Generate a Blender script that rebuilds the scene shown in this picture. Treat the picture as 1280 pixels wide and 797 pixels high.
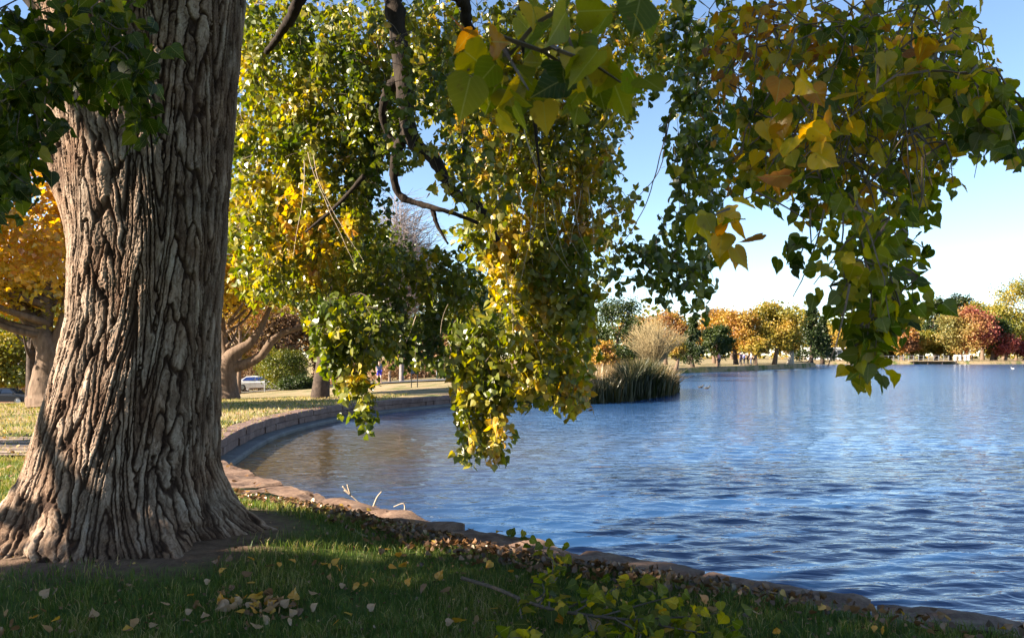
import bpy, math, random
import numpy as np
from mathutils import Vector
from mathutils.geometry import delaunay_2d_cdt

for o in list(bpy.data.objects):
    bpy.data.objects.remove(o)
scene = bpy.context.scene
C = scene.collection
R = math.radians
rng = np.random.default_rng(7)
random.seed(7)

# ------------------------------------------------------------------ camera, sky, sun, exposure
EYE = 1.6
F = 1000.0          # focal length in photo pixels (1280 wide)
HZ = 443.0          # horizon row in the photo
WATER = -0.40
cam = bpy.data.cameras.new('camera')
cam.lens = 36.0 * F / 1280.0
cam.sensor_width = 36.0
cam.shift_y = (HZ - 398.5) / 1280.0
cam.clip_start = 0.05
cam.clip_end = 6000
cam.dof.use_dof = True
cam.dof.focus_distance = 9.0
cam.dof.aperture_fstop = 14.0
camo = bpy.data.objects.new('camera', cam)
camo.location = (0, 0, EYE)
camo.rotation_euler = (R(90), 0, 0)
C.objects.link(camo)
scene.camera = camo

SUN_EL, SUN_B = 27.0, -16.0
S = Vector((-math.cos(R(SUN_EL)) * math.cos(R(SUN_B)), math.cos(R(SUN_EL)) * math.sin(R(SUN_B)), math.sin(R(SUN_EL))))
sun = bpy.data.lights.new('sun', 'SUN')
sun.energy = 5.0
sun.angle = R(0.5)
sun.color = (1.0, 0.87, 0.70)
suno = bpy.data.objects.new('sun', sun)
suno.rotation_euler = S.to_track_quat('Z', 'Y').to_euler()
suno.location = (-60, 5, 40)
C.objects.link(suno)

world = bpy.data.worlds.new('World')
scene.world = world
world.use_nodes = True
wn = world.node_tree
bg = wn.nodes['Background']
sky = wn.nodes.new('ShaderNodeTexSky')
sky.sky_type = 'NISHITA'
sky.sun_disc = False
sky.sun_elevation = R(SUN_EL)
sky.sun_rotation = R(-106.0)
sky.altitude = 1600
sky.air_density = 1.0
sky.dust_density = 0.35
sky.ozone_density = 1.8
wn.links.new(sky.outputs[0], bg.inputs[0])
bg.inputs[1].default_value = 0.06
scene.view_settings.view_transform = 'Standard'
scene.view_settings.look = 'None'
scene.view_settings.exposure = 2.2
scene.view_settings.gamma = 1.0
scene.view_settings.use_curve_mapping = False
scene.cycles.use_denoising = True
scene.cycles.max_bounces = 8
scene.cycles.transparent_max_bounces = 8
scene.cycles.transmission_bounces = 4
scene.cycles.sample_clamp_indirect = 6.0

# ------------------------------------------------------------------ helpers
def PX(px, py, Y):
    """world point seen at photo pixel (px, py) at distance Y"""
    return np.array(((px - 640.0) / F * Y, Y, EYE - (py - HZ) / F * Y))

def lerp_tab(x, xs, ys):
    return np.interp(x, xs, ys)

class Noise:
    """cheap smooth 3-D noise from random plane waves, about -1..1"""
    def __init__(s, seed, freq, n=14):
        r = np.random.default_rng(seed)
        d = r.normal(size=(n, 3)); d /= np.linalg.norm(d, axis=1)[:, None]
        s.k = d * freq * 2 * math.pi * r.uniform(0.6, 1.5, (n, 1))
        s.p = r.uniform(0, 6.28, n); s.n = n
    def __call__(s, P):
        out = np.zeros(len(P))
        for k, p in zip(s.k, s.p):
            out += np.sin(P @ k + p)
        return out / math.sqrt(s.n) * 0.9

class MB:
    """collects geometry; build() links it as ONE mesh object"""
    def __init__(s):
        s.v = []; s.f3 = []; s.f4 = []; s.n = 0; s.h = []; s.m3 = []; s.m4 = []; s.lp = []
    def add(s, v, f, hue=0.0, mi=0, lp=None):
        v = np.asarray(v, dtype=np.float64).reshape(-1, 3)
        s.v.append(v)
        h = np.full(len(v), hue) if np.isscalar(hue) else np.asarray(hue)
        s.h.append(h)
        s.lp.append(np.zeros((len(v), 3)) if lp is None else lp)
        fs = f if isinstance(f, tuple) else (f,)
        for a in fs:
            a = np.asarray(a, dtype=np.int64)
            if a.size == 0: continue
            if a.shape[1] == 3:
                s.f3.append(a + s.n); s.m3.append(np.full(len(a), mi))
            else:
                s.f4.append(a + s.n); s.m4.append(np.full(len(a), mi))
        s.n += len(v)
    def box(s, c, d, rz=0.0, hue=0.0, mi=0, taper=1.0):
        x, y, z = d[0] / 2, d[1] / 2, d[2] / 2
        v = np.array([[-x, -y, -z], [x, -y, -z], [x, y, -z], [-x, y, -z],
                      [-x * taper, -y * taper, z], [x * taper, -y * taper, z], [x * taper, y * taper, z], [-x * taper, y * taper, z]])
        ca, sa = math.cos(rz), math.sin(rz)
        v = v @ np.array([[ca, sa, 0], [-sa, ca, 0], [0, 0, 1]]) + np.array(c)
        s.add(v, [[0, 3, 2, 1], [4, 5, 6, 7], [0, 1, 5, 4], [1, 2, 6, 5], [2, 3, 7, 6], [3, 0, 4, 7]], hue, mi)
    def tube(s, pts, rad, sides=6, hue=0.0, cap=True, mi=0):
        pts = np.asarray(pts, float); n = len(pts)
        rad = np.full(n, rad) if np.isscalar(rad) else np.asarray(rad, float)
        t = np.gradient(pts, axis=0); t /= np.linalg.norm(t, axis=1)[:, None] + 1e-9
        up = np.array([0, 0, 1.0]) if abs(t[0][2]) < .9 else np.array([0, 1.0, 0])
        a = np.cross(t, up); a /= np.linalg.norm(a, axis=1)[:, None] + 1e-9
        b = np.cross(t, a)
        ang = np.arange(sides) / sides * 2 * math.pi
        ring = (np.cos(ang)[None, :, None] * a[:, None, :] + np.sin(ang)[None, :, None] * b[:, None, :]) * rad[:, None, None] + pts[:, None, :]
        v = ring.reshape(-1, 3)
        i = np.arange(n - 1)[:, None] * sides; j = np.arange(sides)[None, :]; j2 = (j + 1) % sides
        f = np.stack([i + j, i + j2, i + sides + j2, i + sides + j], -1).reshape(-1, 4)
        if cap and sides == 4:
            f = np.vstack([f, [[3, 2, 1, 0]], [[(n - 1) * 4 + q for q in range(4)]]])
        elif cap:
            v = np.vstack([v, pts[:1], pts[-1:]])
            c0, c1 = n * sides, n * sides + 1
            e = (n - 1) * sides
            t3 = [[c0, (q + 1) % sides, q] for q in range(sides)] + [[c1, e + q, e + (q + 1) % sides] for q in range(sides)]
            s.add(v, (f, np.array(t3)), hue, mi); return
        s.add(v, f, hue, mi)
    def lathe(s, prof, c, sides=16, hue=0.0, mi=0, axis='z'):
        prof = np.asarray(prof, float); n = len(prof)
        ang = np.arange(sides) / sides * 2 * math.pi
        v = np.stack([prof[:, 0:1] * np.cos(ang), prof[:, 0:1] * np.sin(ang), np.repeat(prof[:, 1:2], sides, 1)], -1).reshape(-1, 3)
        if axis == 'x': v = v[:, [2, 0, 1]]
        if axis == 'y': v = v[:, [1, 2, 0]]
        i = np.arange(n - 1)[:, None] * sides; j = np.arange(sides)[None, :]; j2 = (j + 1) % sides
        f = np.stack([i + j, i + j2, i + sides + j2, i + sides + j], -1).reshape(-1, 4)
        s.add(v + np.array(c), f, hue, mi)
    def build(s, name, mat, parent=None, smooth=False, loc=None):
        me = bpy.data.meshes.new(name)
        v = np.vstack(s.v).astype(np.float32)
        if loc is not None: v = v - np.array(loc, dtype=np.float32)
        f3 = np.vstack(s.f3) if s.f3 else np.zeros((0, 3), np.int64)
        f4 = np.vstack(s.f4) if s.f4 else np.zeros((0, 4), np.int64)
        nl = f3.size + f4.size
        me.vertices.add(len(v)); me.vertices.foreach_set('co', v.ravel())
        me.loops.add(nl); me.loops.foreach_set('vertex_index', np.concatenate([f3.ravel(), f4.ravel()]).astype(np.int32))
        me.polygons.add(len(f3) + len(f4))
        st = np.concatenate([np.arange(len(f3)) * 3, f3.size + np.arange(len(f4)) * 4]).astype(np.int32)
        me.polygons.foreach_set('loop_start', st)
        mats = mat if isinstance(mat, (list, tuple)) else [mat]
        for m in mats: me.materials.append(m)
        if len(mats) > 1:
            mi = np.concatenate(s.m3 + s.m4).astype(np.int32)
            me.polygons.foreach_set('material_index', mi)
        me.update(calc_edges=True)
        me.polygons.foreach_set('use_smooth', np.full(len(me.polygons), bool(smooth)))
        h = np.concatenate(s.h).astype(np.float32)
        if h.any():
            me.attributes.new('hue', 'FLOAT', 'POINT').data.foreach_set('value', h)
        lp = np.vstack(s.lp)
        if lp.any():
            me.attributes.new('leafpos', 'FLOAT_VECTOR', 'POINT').data.foreach_set('vector', lp.astype(np.float32).ravel())
        ob = bpy.data.objects.new(name, me)
        if loc is not None: ob.location = loc
        C.objects.link(ob)
        if parent is not None: ob.parent = parent
        return ob

def tag(o, label=None, cat=None, group=None, kind=None):
    if label: o['label'] = label
    if cat: o['category'] = cat
    if group: o['group'] = group
    if kind: o['kind'] = kind
    return o

def thing(name, loc, label, cat, group=None, rz=0.0):
    o = bpy.data.objects.new(name, None)
    o.empty_display_size = 0.2
    o.location = loc; o.rotation_euler = (0, 0, rz)
    C.objects.link(o)
    return tag(o, label, cat, group)

# ------------------------------------------------------------------ materials
def new_mat(name):
    m = bpy.data.materials.new(name); m.use_nodes = True
    nt = m.node_tree
    for n in list(nt.nodes): nt.nodes.remove(n)
    out = nt.nodes.new('ShaderNodeOutputMaterial')
    return m, nt, out

def ramp(nt, stops, fac=None, interp='LINEAR'):
    r = nt.nodes.new('ShaderNodeValToRGB')
    r.color_ramp.interpolation = interp
    el = r.color_ramp.elements
    while len(el) > 1: el.remove(el[-1])
    el[0].position = stops[0][0]; el[0].color = (*stops[0][1], 1)
    for p, c in stops[1:]:
        e = el.new(p); e.color = (*c, 1)
    if fac is not None: nt.links.new(fac, r.inputs[0])
    return r

def noise_node(nt, scale, detail=4, rough=.55, vec=None, dist=0.0):
    n = nt.nodes.new('ShaderNodeTexNoise')
    n.inputs['Scale'].default_value = scale; n.inputs['Detail'].default_value = detail
    n.inputs['Roughness'].default_value = rough; n.inputs['Distortion'].default_value = dist
    if vec is not None: nt.links.new(vec, n.inputs['Vector'])
    return n

def mathn(nt, op, a, b=None):
    n = nt.nodes.new('ShaderNodeMath'); n.operation = op
    for i, x in enumerate((a, b)):
        if x is None: continue
        if isinstance(x, (int, float)): n.inputs[i].default_value = x
        else: nt.links.new(x, n.inputs[i])
    return n.outputs[0]

def geo_pos(nt):
    return nt.nodes.new('ShaderNodeNewGeometry').outputs['Position']

def simple_mat(name, stops, scale=6.0, rough=.7, metal=0.0, bump=0.0, bscale=None, spec=.5, detail=5, stretch=None):
    m, nt, out = new_mat(name)
    p = nt.nodes.new('ShaderNodeBsdfPrincipled')
    tc = nt.nodes.new('ShaderNodeTexCoord').outputs['Object']
    vec = tc
    if stretch:
        mp = nt.nodes.new('ShaderNodeMapping'); mp.inputs['Scale'].default_value = stretch
        nt.links.new(tc, mp.inputs[0]); vec = mp.outputs[0]
    n = noise_node(nt, scale, detail, .6, vec)
    if isinstance(stops[0], (int, float)):
        c = stops; stops = [(.25, tuple(x * .82 for x in c)), (.75, tuple(min(1, x * 1.15) for x in c))]
    r = ramp(nt, stops, n.outputs[0])
    nt.links.new(r.outputs[0], p.inputs['Base Color'])
    p.inputs['Roughness'].default_value = rough; p.inputs['Metallic'].default_value = metal
    p.inputs['Specular IOR Level'].default_value = spec
    if bump:
        b = nt.nodes.new('ShaderNodeBump'); b.inputs['Strength'].default_value = bump; b.inputs['Distance'].default_value = .02
        n2 = noise_node(nt, bscale or scale * 4, 6, .65, vec)
        nt.links.new(n2.outputs[0], b.inputs['Height']); nt.links.new(b.outputs[0], p.inputs['Normal'])
    nt.links.new(p.outputs[0], out.inputs[0])
    return m

AUTUMN = [(0.0, (.020, .038, .005)), (.22, (.052, .082, .007)), (.42, (.13, .15, .011)), (.56, (.29, .245, .016)),
          (.70, (.50, .31, .025)), (.84, (.42, .18, .020)), (.93, (.26, .10, .035)), (1.0, (.17, .09, .05))]
REDS = [(0.0, (.04, .07, .015)), (.25, (.22, .20, .03)), (.45, (.42, .26, .03)), (.62, (.40, .13, .03)), (.8, (.36, .045, .03)), (1.0, (.20, .02, .03))]
BROWNS = [(0.0, (.05, .045, .025)), (.4, (.16, .10, .05)), (.7, (.27, .16, .09)), (1.0, (.36, .24, .16))]

def leaf_mat(name, stops, trans=.42, gloss=.07, veins=False, rough=.38, sat=1.0):
    m, nt, out = new_mat(name)
    at = nt.nodes.new('ShaderNodeAttribute'); at.attribute_name = 'hue'
    fac = at.outputs['Fac']
    n = noise_node(nt, 22.0, 2, .5, geo_pos(nt))
    fac = mathn(nt, 'ADD', fac, mathn(nt, 'MULTIPLY', mathn(nt, 'SUBTRACT', n.outputs[0], .5), .16))
    r = ramp(nt, stops, fac)
    col = r.outputs[0]
    if sat != 1.0:
        h0 = nt.nodes.new('ShaderNodeHueSaturation'); h0.inputs['Saturation'].default_value = sat; h0.inputs['Value'].default_value = .74
        nt.links.new(col, h0.inputs['Color']); col = h0.outputs[0]
    if veins:
        sp = noise_node(nt, 75.0, 3, .6, geo_pos(nt))
        spots = ramp(nt, [(.62, (0, 0, 0)), (.72, (1, 1, 1))], sp.outputs[0])
        ms = nt.nodes.new('ShaderNodeMix'); ms.data_type = 'RGBA'
        nt.links.new(mathn(nt, 'MULTIPLY', spots.outputs[0], .6), ms.inputs['Factor']); nt.links.new(col, ms.inputs['A']); ms.inputs['B'].default_value = (.16, .085, .03, 1)
        col = ms.outputs['Result']
        lp = nt.nodes.new('ShaderNodeAttribute'); lp.attribute_name = 'leafpos'
        sx = nt.nodes.new('ShaderNodeSeparateXYZ'); nt.links.new(lp.outputs['Vector'], sx.inputs[0])
        ax = mathn(nt, 'ABSOLUTE', sx.outputs[0])
        w = mathn(nt, 'SUBTRACT', sx.outputs[1], mathn(nt, 'MULTIPLY', ax, .75))
        side = mathn(nt, 'POWER', mathn(nt, 'ABSOLUTE', mathn(nt, 'COSINE', mathn(nt, 'MULTIPLY', w, 21.0))), 26.0)
        mid = mathn(nt, 'LESS_THAN', ax, .014)
        v = mathn(nt, 'MAXIMUM', mathn(nt, 'MULTIPLY', side, .16), mathn(nt, 'MULTIPLY', mid, .6))
        mx = nt.nodes.new('ShaderNodeMix'); mx.data_type = 'RGBA'
        nt.links.new(v, mx.inputs['Factor']); nt.links.new(col, mx.inputs['A']); mx.inputs['B'].default_value = (.34, .32, .10, 1)
        col = mx.outputs['Result']
    d = nt.nodes.new('ShaderNodeBsdfDiffuse'); nt.links.new(col, d.inputs[0])
    t = nt.nodes.new('ShaderNodeBsdfTranslucent')
    hs = nt.nodes.new('ShaderNodeHueSaturation'); hs.inputs['Saturation'].default_value = 1.15; hs.inputs['Value'].default_value = 1.5
    nt.links.new(col, hs.inputs['Color']); nt.links.new(hs.outputs[0], t.inputs[0])
    mx = nt.nodes.new('ShaderNodeMixShader'); mx.inputs[0].default_value = trans
    nt.links.new(d.outputs[0], mx.inputs[1]); nt.links.new(t.outputs[0], mx.inputs[2])
    g = nt.nodes.new('ShaderNodeBsdfGlossy'); g.inputs['Roughness'].default_value = rough; g.inputs['Color'].default_value = (.95, .95, .9, 1)
    m2 = nt.nodes.new('ShaderNodeMixShader'); m2.inputs[0].default_value = gloss
    nt.links.new(mx.outputs[0], m2.inputs[1]); nt.links.new(g.outputs[0], m2.inputs[2])
    nt.links.new(m2.outputs[0], out.inputs[0])
    return m

M = {}
M['leaf'] = leaf_mat('cottonwood leaf', AUTUMN, trans=.48, gloss=.05)
M['leaf_near'] = leaf_mat('cottonwood leaf with veins', AUTUMN, trans=.68, gloss=.018, veins=True)
M['leaf_far'] = leaf_mat('autumn foliage', AUTUMN, trans=.32, gloss=.03, rough=.5, sat=.95)
M['leaf_red'] = leaf_mat('red foliage', REDS, trans=.32, gloss=.03, rough=.5, sat=.88)
M['leaf_brown'] = leaf_mat('brown dry foliage', BROWNS, trans=.25, gloss=.02, rough=.6)
M['grass'] = leaf_mat('grass blade', [(0, (.024, .055, .009)), (.35, (.066, .118, .017)), (.6, (.16, .185, .028)), (.8, (.34, .27, .10)), (1, (.40, .30, .15))], trans=.3, gloss=.03, rough=.5)
M['litter'] = leaf_mat('dead leaf', [(0, (.05, .028, .015)), (.3, (.12, .06, .025)), (.55, (.23, .125, .06)), (.75, (.38, .235, .125)), (.9, (.52, .33, .05)), (1, (.55, .25, .03))], trans=.2, gloss=.05)
M['reed'] = leaf_mat('reed', [(0, (.010, .016, .005)), (.4, (.030, .036, .010)), (.7, (.13, .10, .035)), (1, (.34, .23, .13))], trans=.25, gloss=.03)

def bark_mat():
    m, nt, out = new_mat('furrowed bark')
    p = nt.nodes.new('ShaderNodeBsdfPrincipled')
    at = nt.nodes.new('ShaderNodeAttribute'); at.attribute_name = 'hue'
    pos = geo_pos(nt)
    mp = nt.nodes.new('ShaderNodeMapping'); mp.inputs['Scale'].default_value = (1, 1, .35); nt.links.new(pos, mp.inputs[0])
    n1 = noise_node(nt, 9, 6, .65, mp.outputs[0])
    n2 = noise_node(nt, 70, 6, .7, mp.outputs[0])
    n3 = noise_node(nt, 3.0, 3, .5, pos)
    fac = mathn(nt, 'ADD', at.outputs['Fac'], mathn(nt, 'MULTIPLY', mathn(nt, 'SUBTRACT', n1.outputs[0], .5), .55))
    fac = mathn(nt, 'ADD', fac, mathn(nt, 'MULTIPLY', mathn(nt, 'SUBTRACT', n2.outputs[0], .5), .35))
    r = ramp(nt, [(.05, (.022, .012, .008)), (.36, (.070, .043, .029)), (.57, (.165, .116, .083)), (.80, (.345, .27, .21)), (1, (.48, .40, .325))], fac)
    r2 = ramp(nt, [(.35, (1.0, .84, .74)), (.65, (1, 1, 1))], n3.outputs[0])
    mx = nt.nodes.new('ShaderNodeMix'); mx.data_type = 'RGBA'; mx.blend_type = 'MULTIPLY'; mx.inputs['Factor'].default_value = .9
    nt.links.new(r.outputs[0], mx.inputs['A']); nt.links.new(r2.outputs[0], mx.inputs['B'])
    nt.links.new(mx.outputs['Result'], p.inputs['Base Color'])
    p.inputs['Roughness'].default_value = .9; p.inputs['Specular IOR Level'].default_value = .2
    b = nt.nodes.new('ShaderNodeBump'); b.inputs['Strength'].default_value = .9; b.inputs['Distance'].default_value = .010
    n4 = noise_node(nt, 120, 6, .7, mp.outputs[0])
    nt.links.new(n4.outputs[0], b.inputs['Height']); nt.links.new(b.outputs[0], p.inputs['Normal'])
    nt.links.new(p.outputs[0], out.inputs[0])
    return m
M['bark'] = bark_mat()
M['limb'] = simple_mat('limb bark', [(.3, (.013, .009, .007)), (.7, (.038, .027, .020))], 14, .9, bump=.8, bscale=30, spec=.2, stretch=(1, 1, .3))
M['far_bark'] = simple_mat('tan bark', [(.3, (.085, .055, .037)), (.7, (.20, .14, .098))], 8, .9, bump=.9, bscale=14, spec=.2, stretch=(1, 1, .25))
M['pale_bark'] = simple_mat('pale bark', [(.3, (.26, .22, .17)), (.7, (.45, .40, .33))], 8, .9, bump=.5, spec=.2)
M['dark_bark'] = simple_mat('dark bark', [(.3, (.03, .022, .018)), (.7, (.09, .065, .05))], 8, .9, bump=.7, spec=.2)
M['twig'] = simple_mat('brown twig', [(.3, (.06, .042, .03)), (.7, (.14, .10, .07))], 30, .8)
M['pale_twig'] = simple_mat('dry pale twig', [(.3, (.30, .22, .15)), (.7, (.50, .40, .30))], 30, .8)
M['gray_twig'] = simple_mat('grey twig', [(.3, (.15, .12, .11)), (.7, (.30, .25, .24))], 10, .9)
M['willow_twig'] = simple_mat('ochre twig', [(.3, (.20, .15, .06)), (.7, (.36, .28, .15))], 10, .9)

def stone_mat(name, stops, scale=5.0, bs=.6):
    m, nt, out = new_mat(name)
    p = nt.nodes.new('ShaderNodeBsdfPrincipled')
    pos = geo_pos(nt)
    n1 = noise_node(nt, scale, 8, .65, pos, .5)
    r = ramp(nt, stops, n1.outputs[0])
    vo = nt.nodes.new('ShaderNodeTexNoise'); vo.inputs['Scale'].default_value = scale * 12; vo.inputs['Detail'].default_value = 6
    nt.links.new(pos, vo.inputs['Vector'])
    r2 = ramp(nt, [(.3, (.62, .6, .58)), (.6, (1, 1, 1))], vo.outputs[0])
    mx = nt.nodes.new('ShaderNodeMix'); mx.data_type = 'RGBA'; mx.blend_type = 'MULTIPLY'; mx.inputs['Factor'].default_value = .8
    nt.links.new(r.outputs[0], mx.inputs['A']); nt.links.new(r2.outputs[0], mx.inputs['B'])
    nt.links.new(mx.outputs['Result'], p.inputs['Base Color'])
    p.inputs['Roughness'].default_value = .85; p.inputs['Specular IOR Level'].default_value = .25
    b = nt.nodes.new('ShaderNodeBump'); b.inputs['Strength'].default_value = bs; b.inputs['Distance'].default_value = .015
    n4 = noise_node(nt, scale * 5, 8, .7, pos)
    nt.links.new(n4.outputs[0], b.inputs['Height']); nt.links.new(b.outputs[0], p.inputs['Normal'])
    nt.links.new(p.outputs[0], out.inputs[0])
    return m
M['sandstone'] = stone_mat('red sandstone', [(.25, (.065, .038, .028)), (.5, (.165, .105, .076)), (.75, (.31, .215, .155))])
M['wallstone'] = stone_mat('grey pink stone', [(.25, (.085, .052, .046)), (.5, (.185, .12, .10)), (.75, (.30, .21, .175))], 2.5)
M['concrete'] = stone_mat('wet concrete', [(.3, (.11, .105, .10)), (.7, (.21, .20, .19))], 2.0, .2)
M['path'] = stone_mat('pale path', [(.3, (.20, .145, .105)), (.7, (.32, .25, .19))], 1.2, .2)
M['road'] = stone_mat('worn asphalt', [(.3, (.09, .09, .095)), (.7, (.15, .15, .155))], .8, .2)
M['sandbank'] = stone_mat('sandy bank', [(.3, (.36, .23, .14)), (.7, (.55, .38, .25))], .4, .2)

def ground_mat():
    m, nt, out = new_mat('lawn and soil')
    p = nt.nodes.new('ShaderNodeBsdfPrincipled')
    pos = geo_pos(nt)
    sx = nt.nodes.new('ShaderNodeSeparateXYZ'); nt.links.new(pos, sx.inputs[0])
    n1 = noise_node(nt, .55, 6, .62, pos)
    n2 = noise_node(nt, 9, 8, .7, pos)
    n3 = noise_node(nt, 60, 4, .7, pos)
    grass = ramp(nt, [(.25, (.030, .055, .012)), (.5, (.075, .105, .022)), (.75, (.17, .16, .05))], n2.outputs[0])
    straw = ramp(nt, [(.25, (.19, .135, .075)), (.5, (.30, .22, .125)), (.75, (.42, .32, .20))], n2.outputs[0])
    soil = ramp(nt, [(.3, (.075, .048, .032)), (.7, (.20, .135, .095))], n2.outputs[0])
    # straw patches appear further out on the lawn
    dist = nt.nodes.new('ShaderNodeMapRange'); dist.inputs['From Min'].default_value = 6.0; dist.inputs['From Max'].default_value = 22.0
    dist.inputs['To Min'].default_value = -.22; dist.inputs['To Max'].default_value = .09
    nt.links.new(sx.outputs[1], dist.inputs['Value'])
    f = mathn(nt, 'ADD', n1.outputs[0], dist.outputs[0])
    f = mathn(nt, 'ADD', f, mathn(nt, 'MULTIPLY', mathn(nt, 'SUBTRACT', n3.outputs[0], .5), .25))
    rr = ramp(nt, [(.47, (0, 0, 0)), (.62, (1, 1, 1))], f)
    mx = nt.nodes.new('ShaderNodeMix'); mx.data_type = 'RGBA'
    nt.links.new(rr.outputs[0], mx.inputs['Factor']); nt.links.new(grass.outputs[0], mx.inputs['A']); nt.links.new(straw.outputs[0], mx.inputs['B'])
    # bare soil ring round the trunk
    vm = nt.nodes.new('ShaderNodeVectorMath'); vm.operation = 'DISTANCE'
    nt.links.new(pos, vm.inputs[0]); vm.inputs[1].default_value = (-3.05, 6.55, .1)
    d2 = mathn(nt, 'ADD', vm.outputs['Value'], mathn(nt, 'MULTIPLY', mathn(nt, 'SUBTRACT', n2.outputs[0], .5), 1.1))
    r4 = ramp(nt, [(.0, (1, 1, 1)), (.38, (1, 1, 1)), (.50, (0, 0, 0))], mathn(nt, 'MULTIPLY', d2, .35))
    m3 = nt.nodes.new('ShaderNodeMix'); m3.data_type = 'RGBA'
    nt.links.new(r4.outputs[0], m3.inputs['Factor']); nt.links.new(mx.outputs['Result'], m3.inputs['A']); nt.links.new(soil.outputs[0], m3.inputs['B'])
    nt.links.new(m3.outputs['Result'], p.inputs['Base Color'])
    p.inputs['Roughness'].default_value = .95; p.inputs['Specular IOR Level'].default_value = .15
    b = nt.nodes.new('ShaderNodeBump'); b.inputs['Strength'].default_value = .8; b.inputs['Distance'].default_value = .03
    nt.links.new(n2.outputs[0], b.inputs['Height']); nt.links.new(b.outputs[0], p.inputs['Normal'])
    nt.links.new(p.outputs[0], out.inputs[0])
    return m
M['ground'] = ground_mat()

def water_mat():
    m, nt, out = new_mat('lake water')
    p = nt.nodes.new('ShaderNodeBsdfPrincipled')
    p.inputs['Base Color'].default_value = (.016, .052, .15, 1)
    p.inputs['Roughness'].default_value = .045
    p.inputs['IOR'].default_value = 1.333
    pos = geo_pos(nt)
    mp = nt.nodes.new('ShaderNodeMapping'); mp.inputs['Scale'].default_value = (.42, 1, 1); mp.inputs['Rotation'].default_value = (0, 0, R(8))
    nt.links.new(pos, mp.inputs[0])
    n1 = noise_node(nt, 4.2, 3, .55, mp.outputs[0], .4)
    b = nt.nodes.new('ShaderNodeBump'); b.inputs['Strength'].default_value = .5; b.inputs['Distance'].default_value = .08
    nt.links.new(n1.outputs[0], b.inputs['Height'])
    # open water is ruffled more finely than the sheltered edge
    sp = nt.nodes.new('ShaderNodeSeparateXYZ'); nt.links.new(pos, sp.inputs[0])
    for lo, hi, sock in ((.45, 1.0, b.inputs['Strength']), (.04, .16, p.inputs['Roughness'])):
        mr = nt.nodes.new('ShaderNodeMapRange'); mr.inputs['From Min'].default_value = 8; mr.inputs['From Max'].default_value = 60
        mr.inputs['To Min'].default_value = lo; mr.inputs['To Max'].default_value = hi
        nt.links.new(sp.outputs[1], mr.inputs['Value']); nt.links.new(mr.outputs[0], sock)
    # brown tree reflections painted into the base colour of the cove shallows
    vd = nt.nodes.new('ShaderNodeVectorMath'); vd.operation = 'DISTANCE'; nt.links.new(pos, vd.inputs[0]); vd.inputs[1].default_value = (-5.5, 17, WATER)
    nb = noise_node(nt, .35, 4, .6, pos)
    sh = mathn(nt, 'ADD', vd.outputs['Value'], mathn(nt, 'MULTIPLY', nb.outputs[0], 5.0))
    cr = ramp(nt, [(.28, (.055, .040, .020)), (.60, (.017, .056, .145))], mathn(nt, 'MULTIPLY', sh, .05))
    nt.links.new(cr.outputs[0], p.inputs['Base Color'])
    nt.links.new(b.outputs[0], p.inputs['Normal'])
    nt.links.new(p.outputs[0], out.inputs[0])
    return m
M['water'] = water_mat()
M['white'] = simple_mat('white paint', (.75, .76, .76), 3, .5)
M['glass'] = simple_mat('dark glass', (.02, .03, .05), 2, .08)
M['skyglass'] = simple_mat('glass painted with blue sky reflection', (.03, .06, .22), 2, .1)  # blue sky reflection put into the glass base colour
M['black'] = simple_mat('black paint', (.015, .016, .018), 4, .3)
M['rubber'] = simple_mat('tyre rubber', (.02, .02, .02), 9, .9)
M['steel'] = simple_mat('grey steel', (.28, .29, .30), 9, .45, metal=.6)
M['redlight'] = simple_mat('red lens', (.5, .03, .02), 9, .2)
M['darkblue'] = simple_mat('dark blue board', (.010, .018, .05), 9, .7, spec=.15)
M['brick'] = simple_mat('brick wall', [(.3, (.22, .10, .07)), (.7, (.36, .18, .13))], 12, .9)
M['roof'] = simple_mat('grey shingle', (.12, .11, .11), 12, .9)
M['wood'] = simple_mat('weathered wood', [(.3, (.14, .10, .07)), (.7, (.28, .21, .16))], 9, .9, stretch=(.3, 1, 1))
M['pinkstone'] = simple_mat('pale pink concrete', (.50, .33, .27), 4, .9)
M['green_sign'] = simple_mat('green sign', (.03, .14, .08), 4, .5)
M['skin'] = simple_mat('skin', (.48, .29, .21), 20, .6)
M['hair'] = simple_mat('dark hair', (.03, .02, .015), 40, .7)
CLOTH = {}
def cloth(name, c):
    if name not in CLOTH: CLOTH[name] = simple_mat(name, c, 30, .9, bump=.3)
    return CLOTH[name]

# ------------------------------------------------------------------ terrain and lake
TX, TY = -3.05, 6.6      # trunk centre
def zg(X, Y):
    X = np.asarray(X, float); Y = np.asarray(Y, float)
    az = X / np.maximum(Y, 1.0)
    k = np.interp(az, [-.8, -.62, -.35, -.12, 0.0, .2, 1.0], [.078, .066, .043, .012, 0.0, -.003, -.003])
    d = np.clip(Y - 24.0, 0, 85.0)
    d = d * d / (d + 4.0)
    z = -k * d
    r = np.hypot(X - TX, Y - TY)
    z = z + .185 * np.exp(-(r / 1.68) ** 4)
    z = z + .025 * np.sin(X * 1.1 + .5 * Y) * np.sin(Y * .9 - .4 * X) * np.clip((9 - np.abs(X)) / 3, 0, 1) * np.clip((12 - Y) / 3, 0, 1)
    return z

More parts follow.
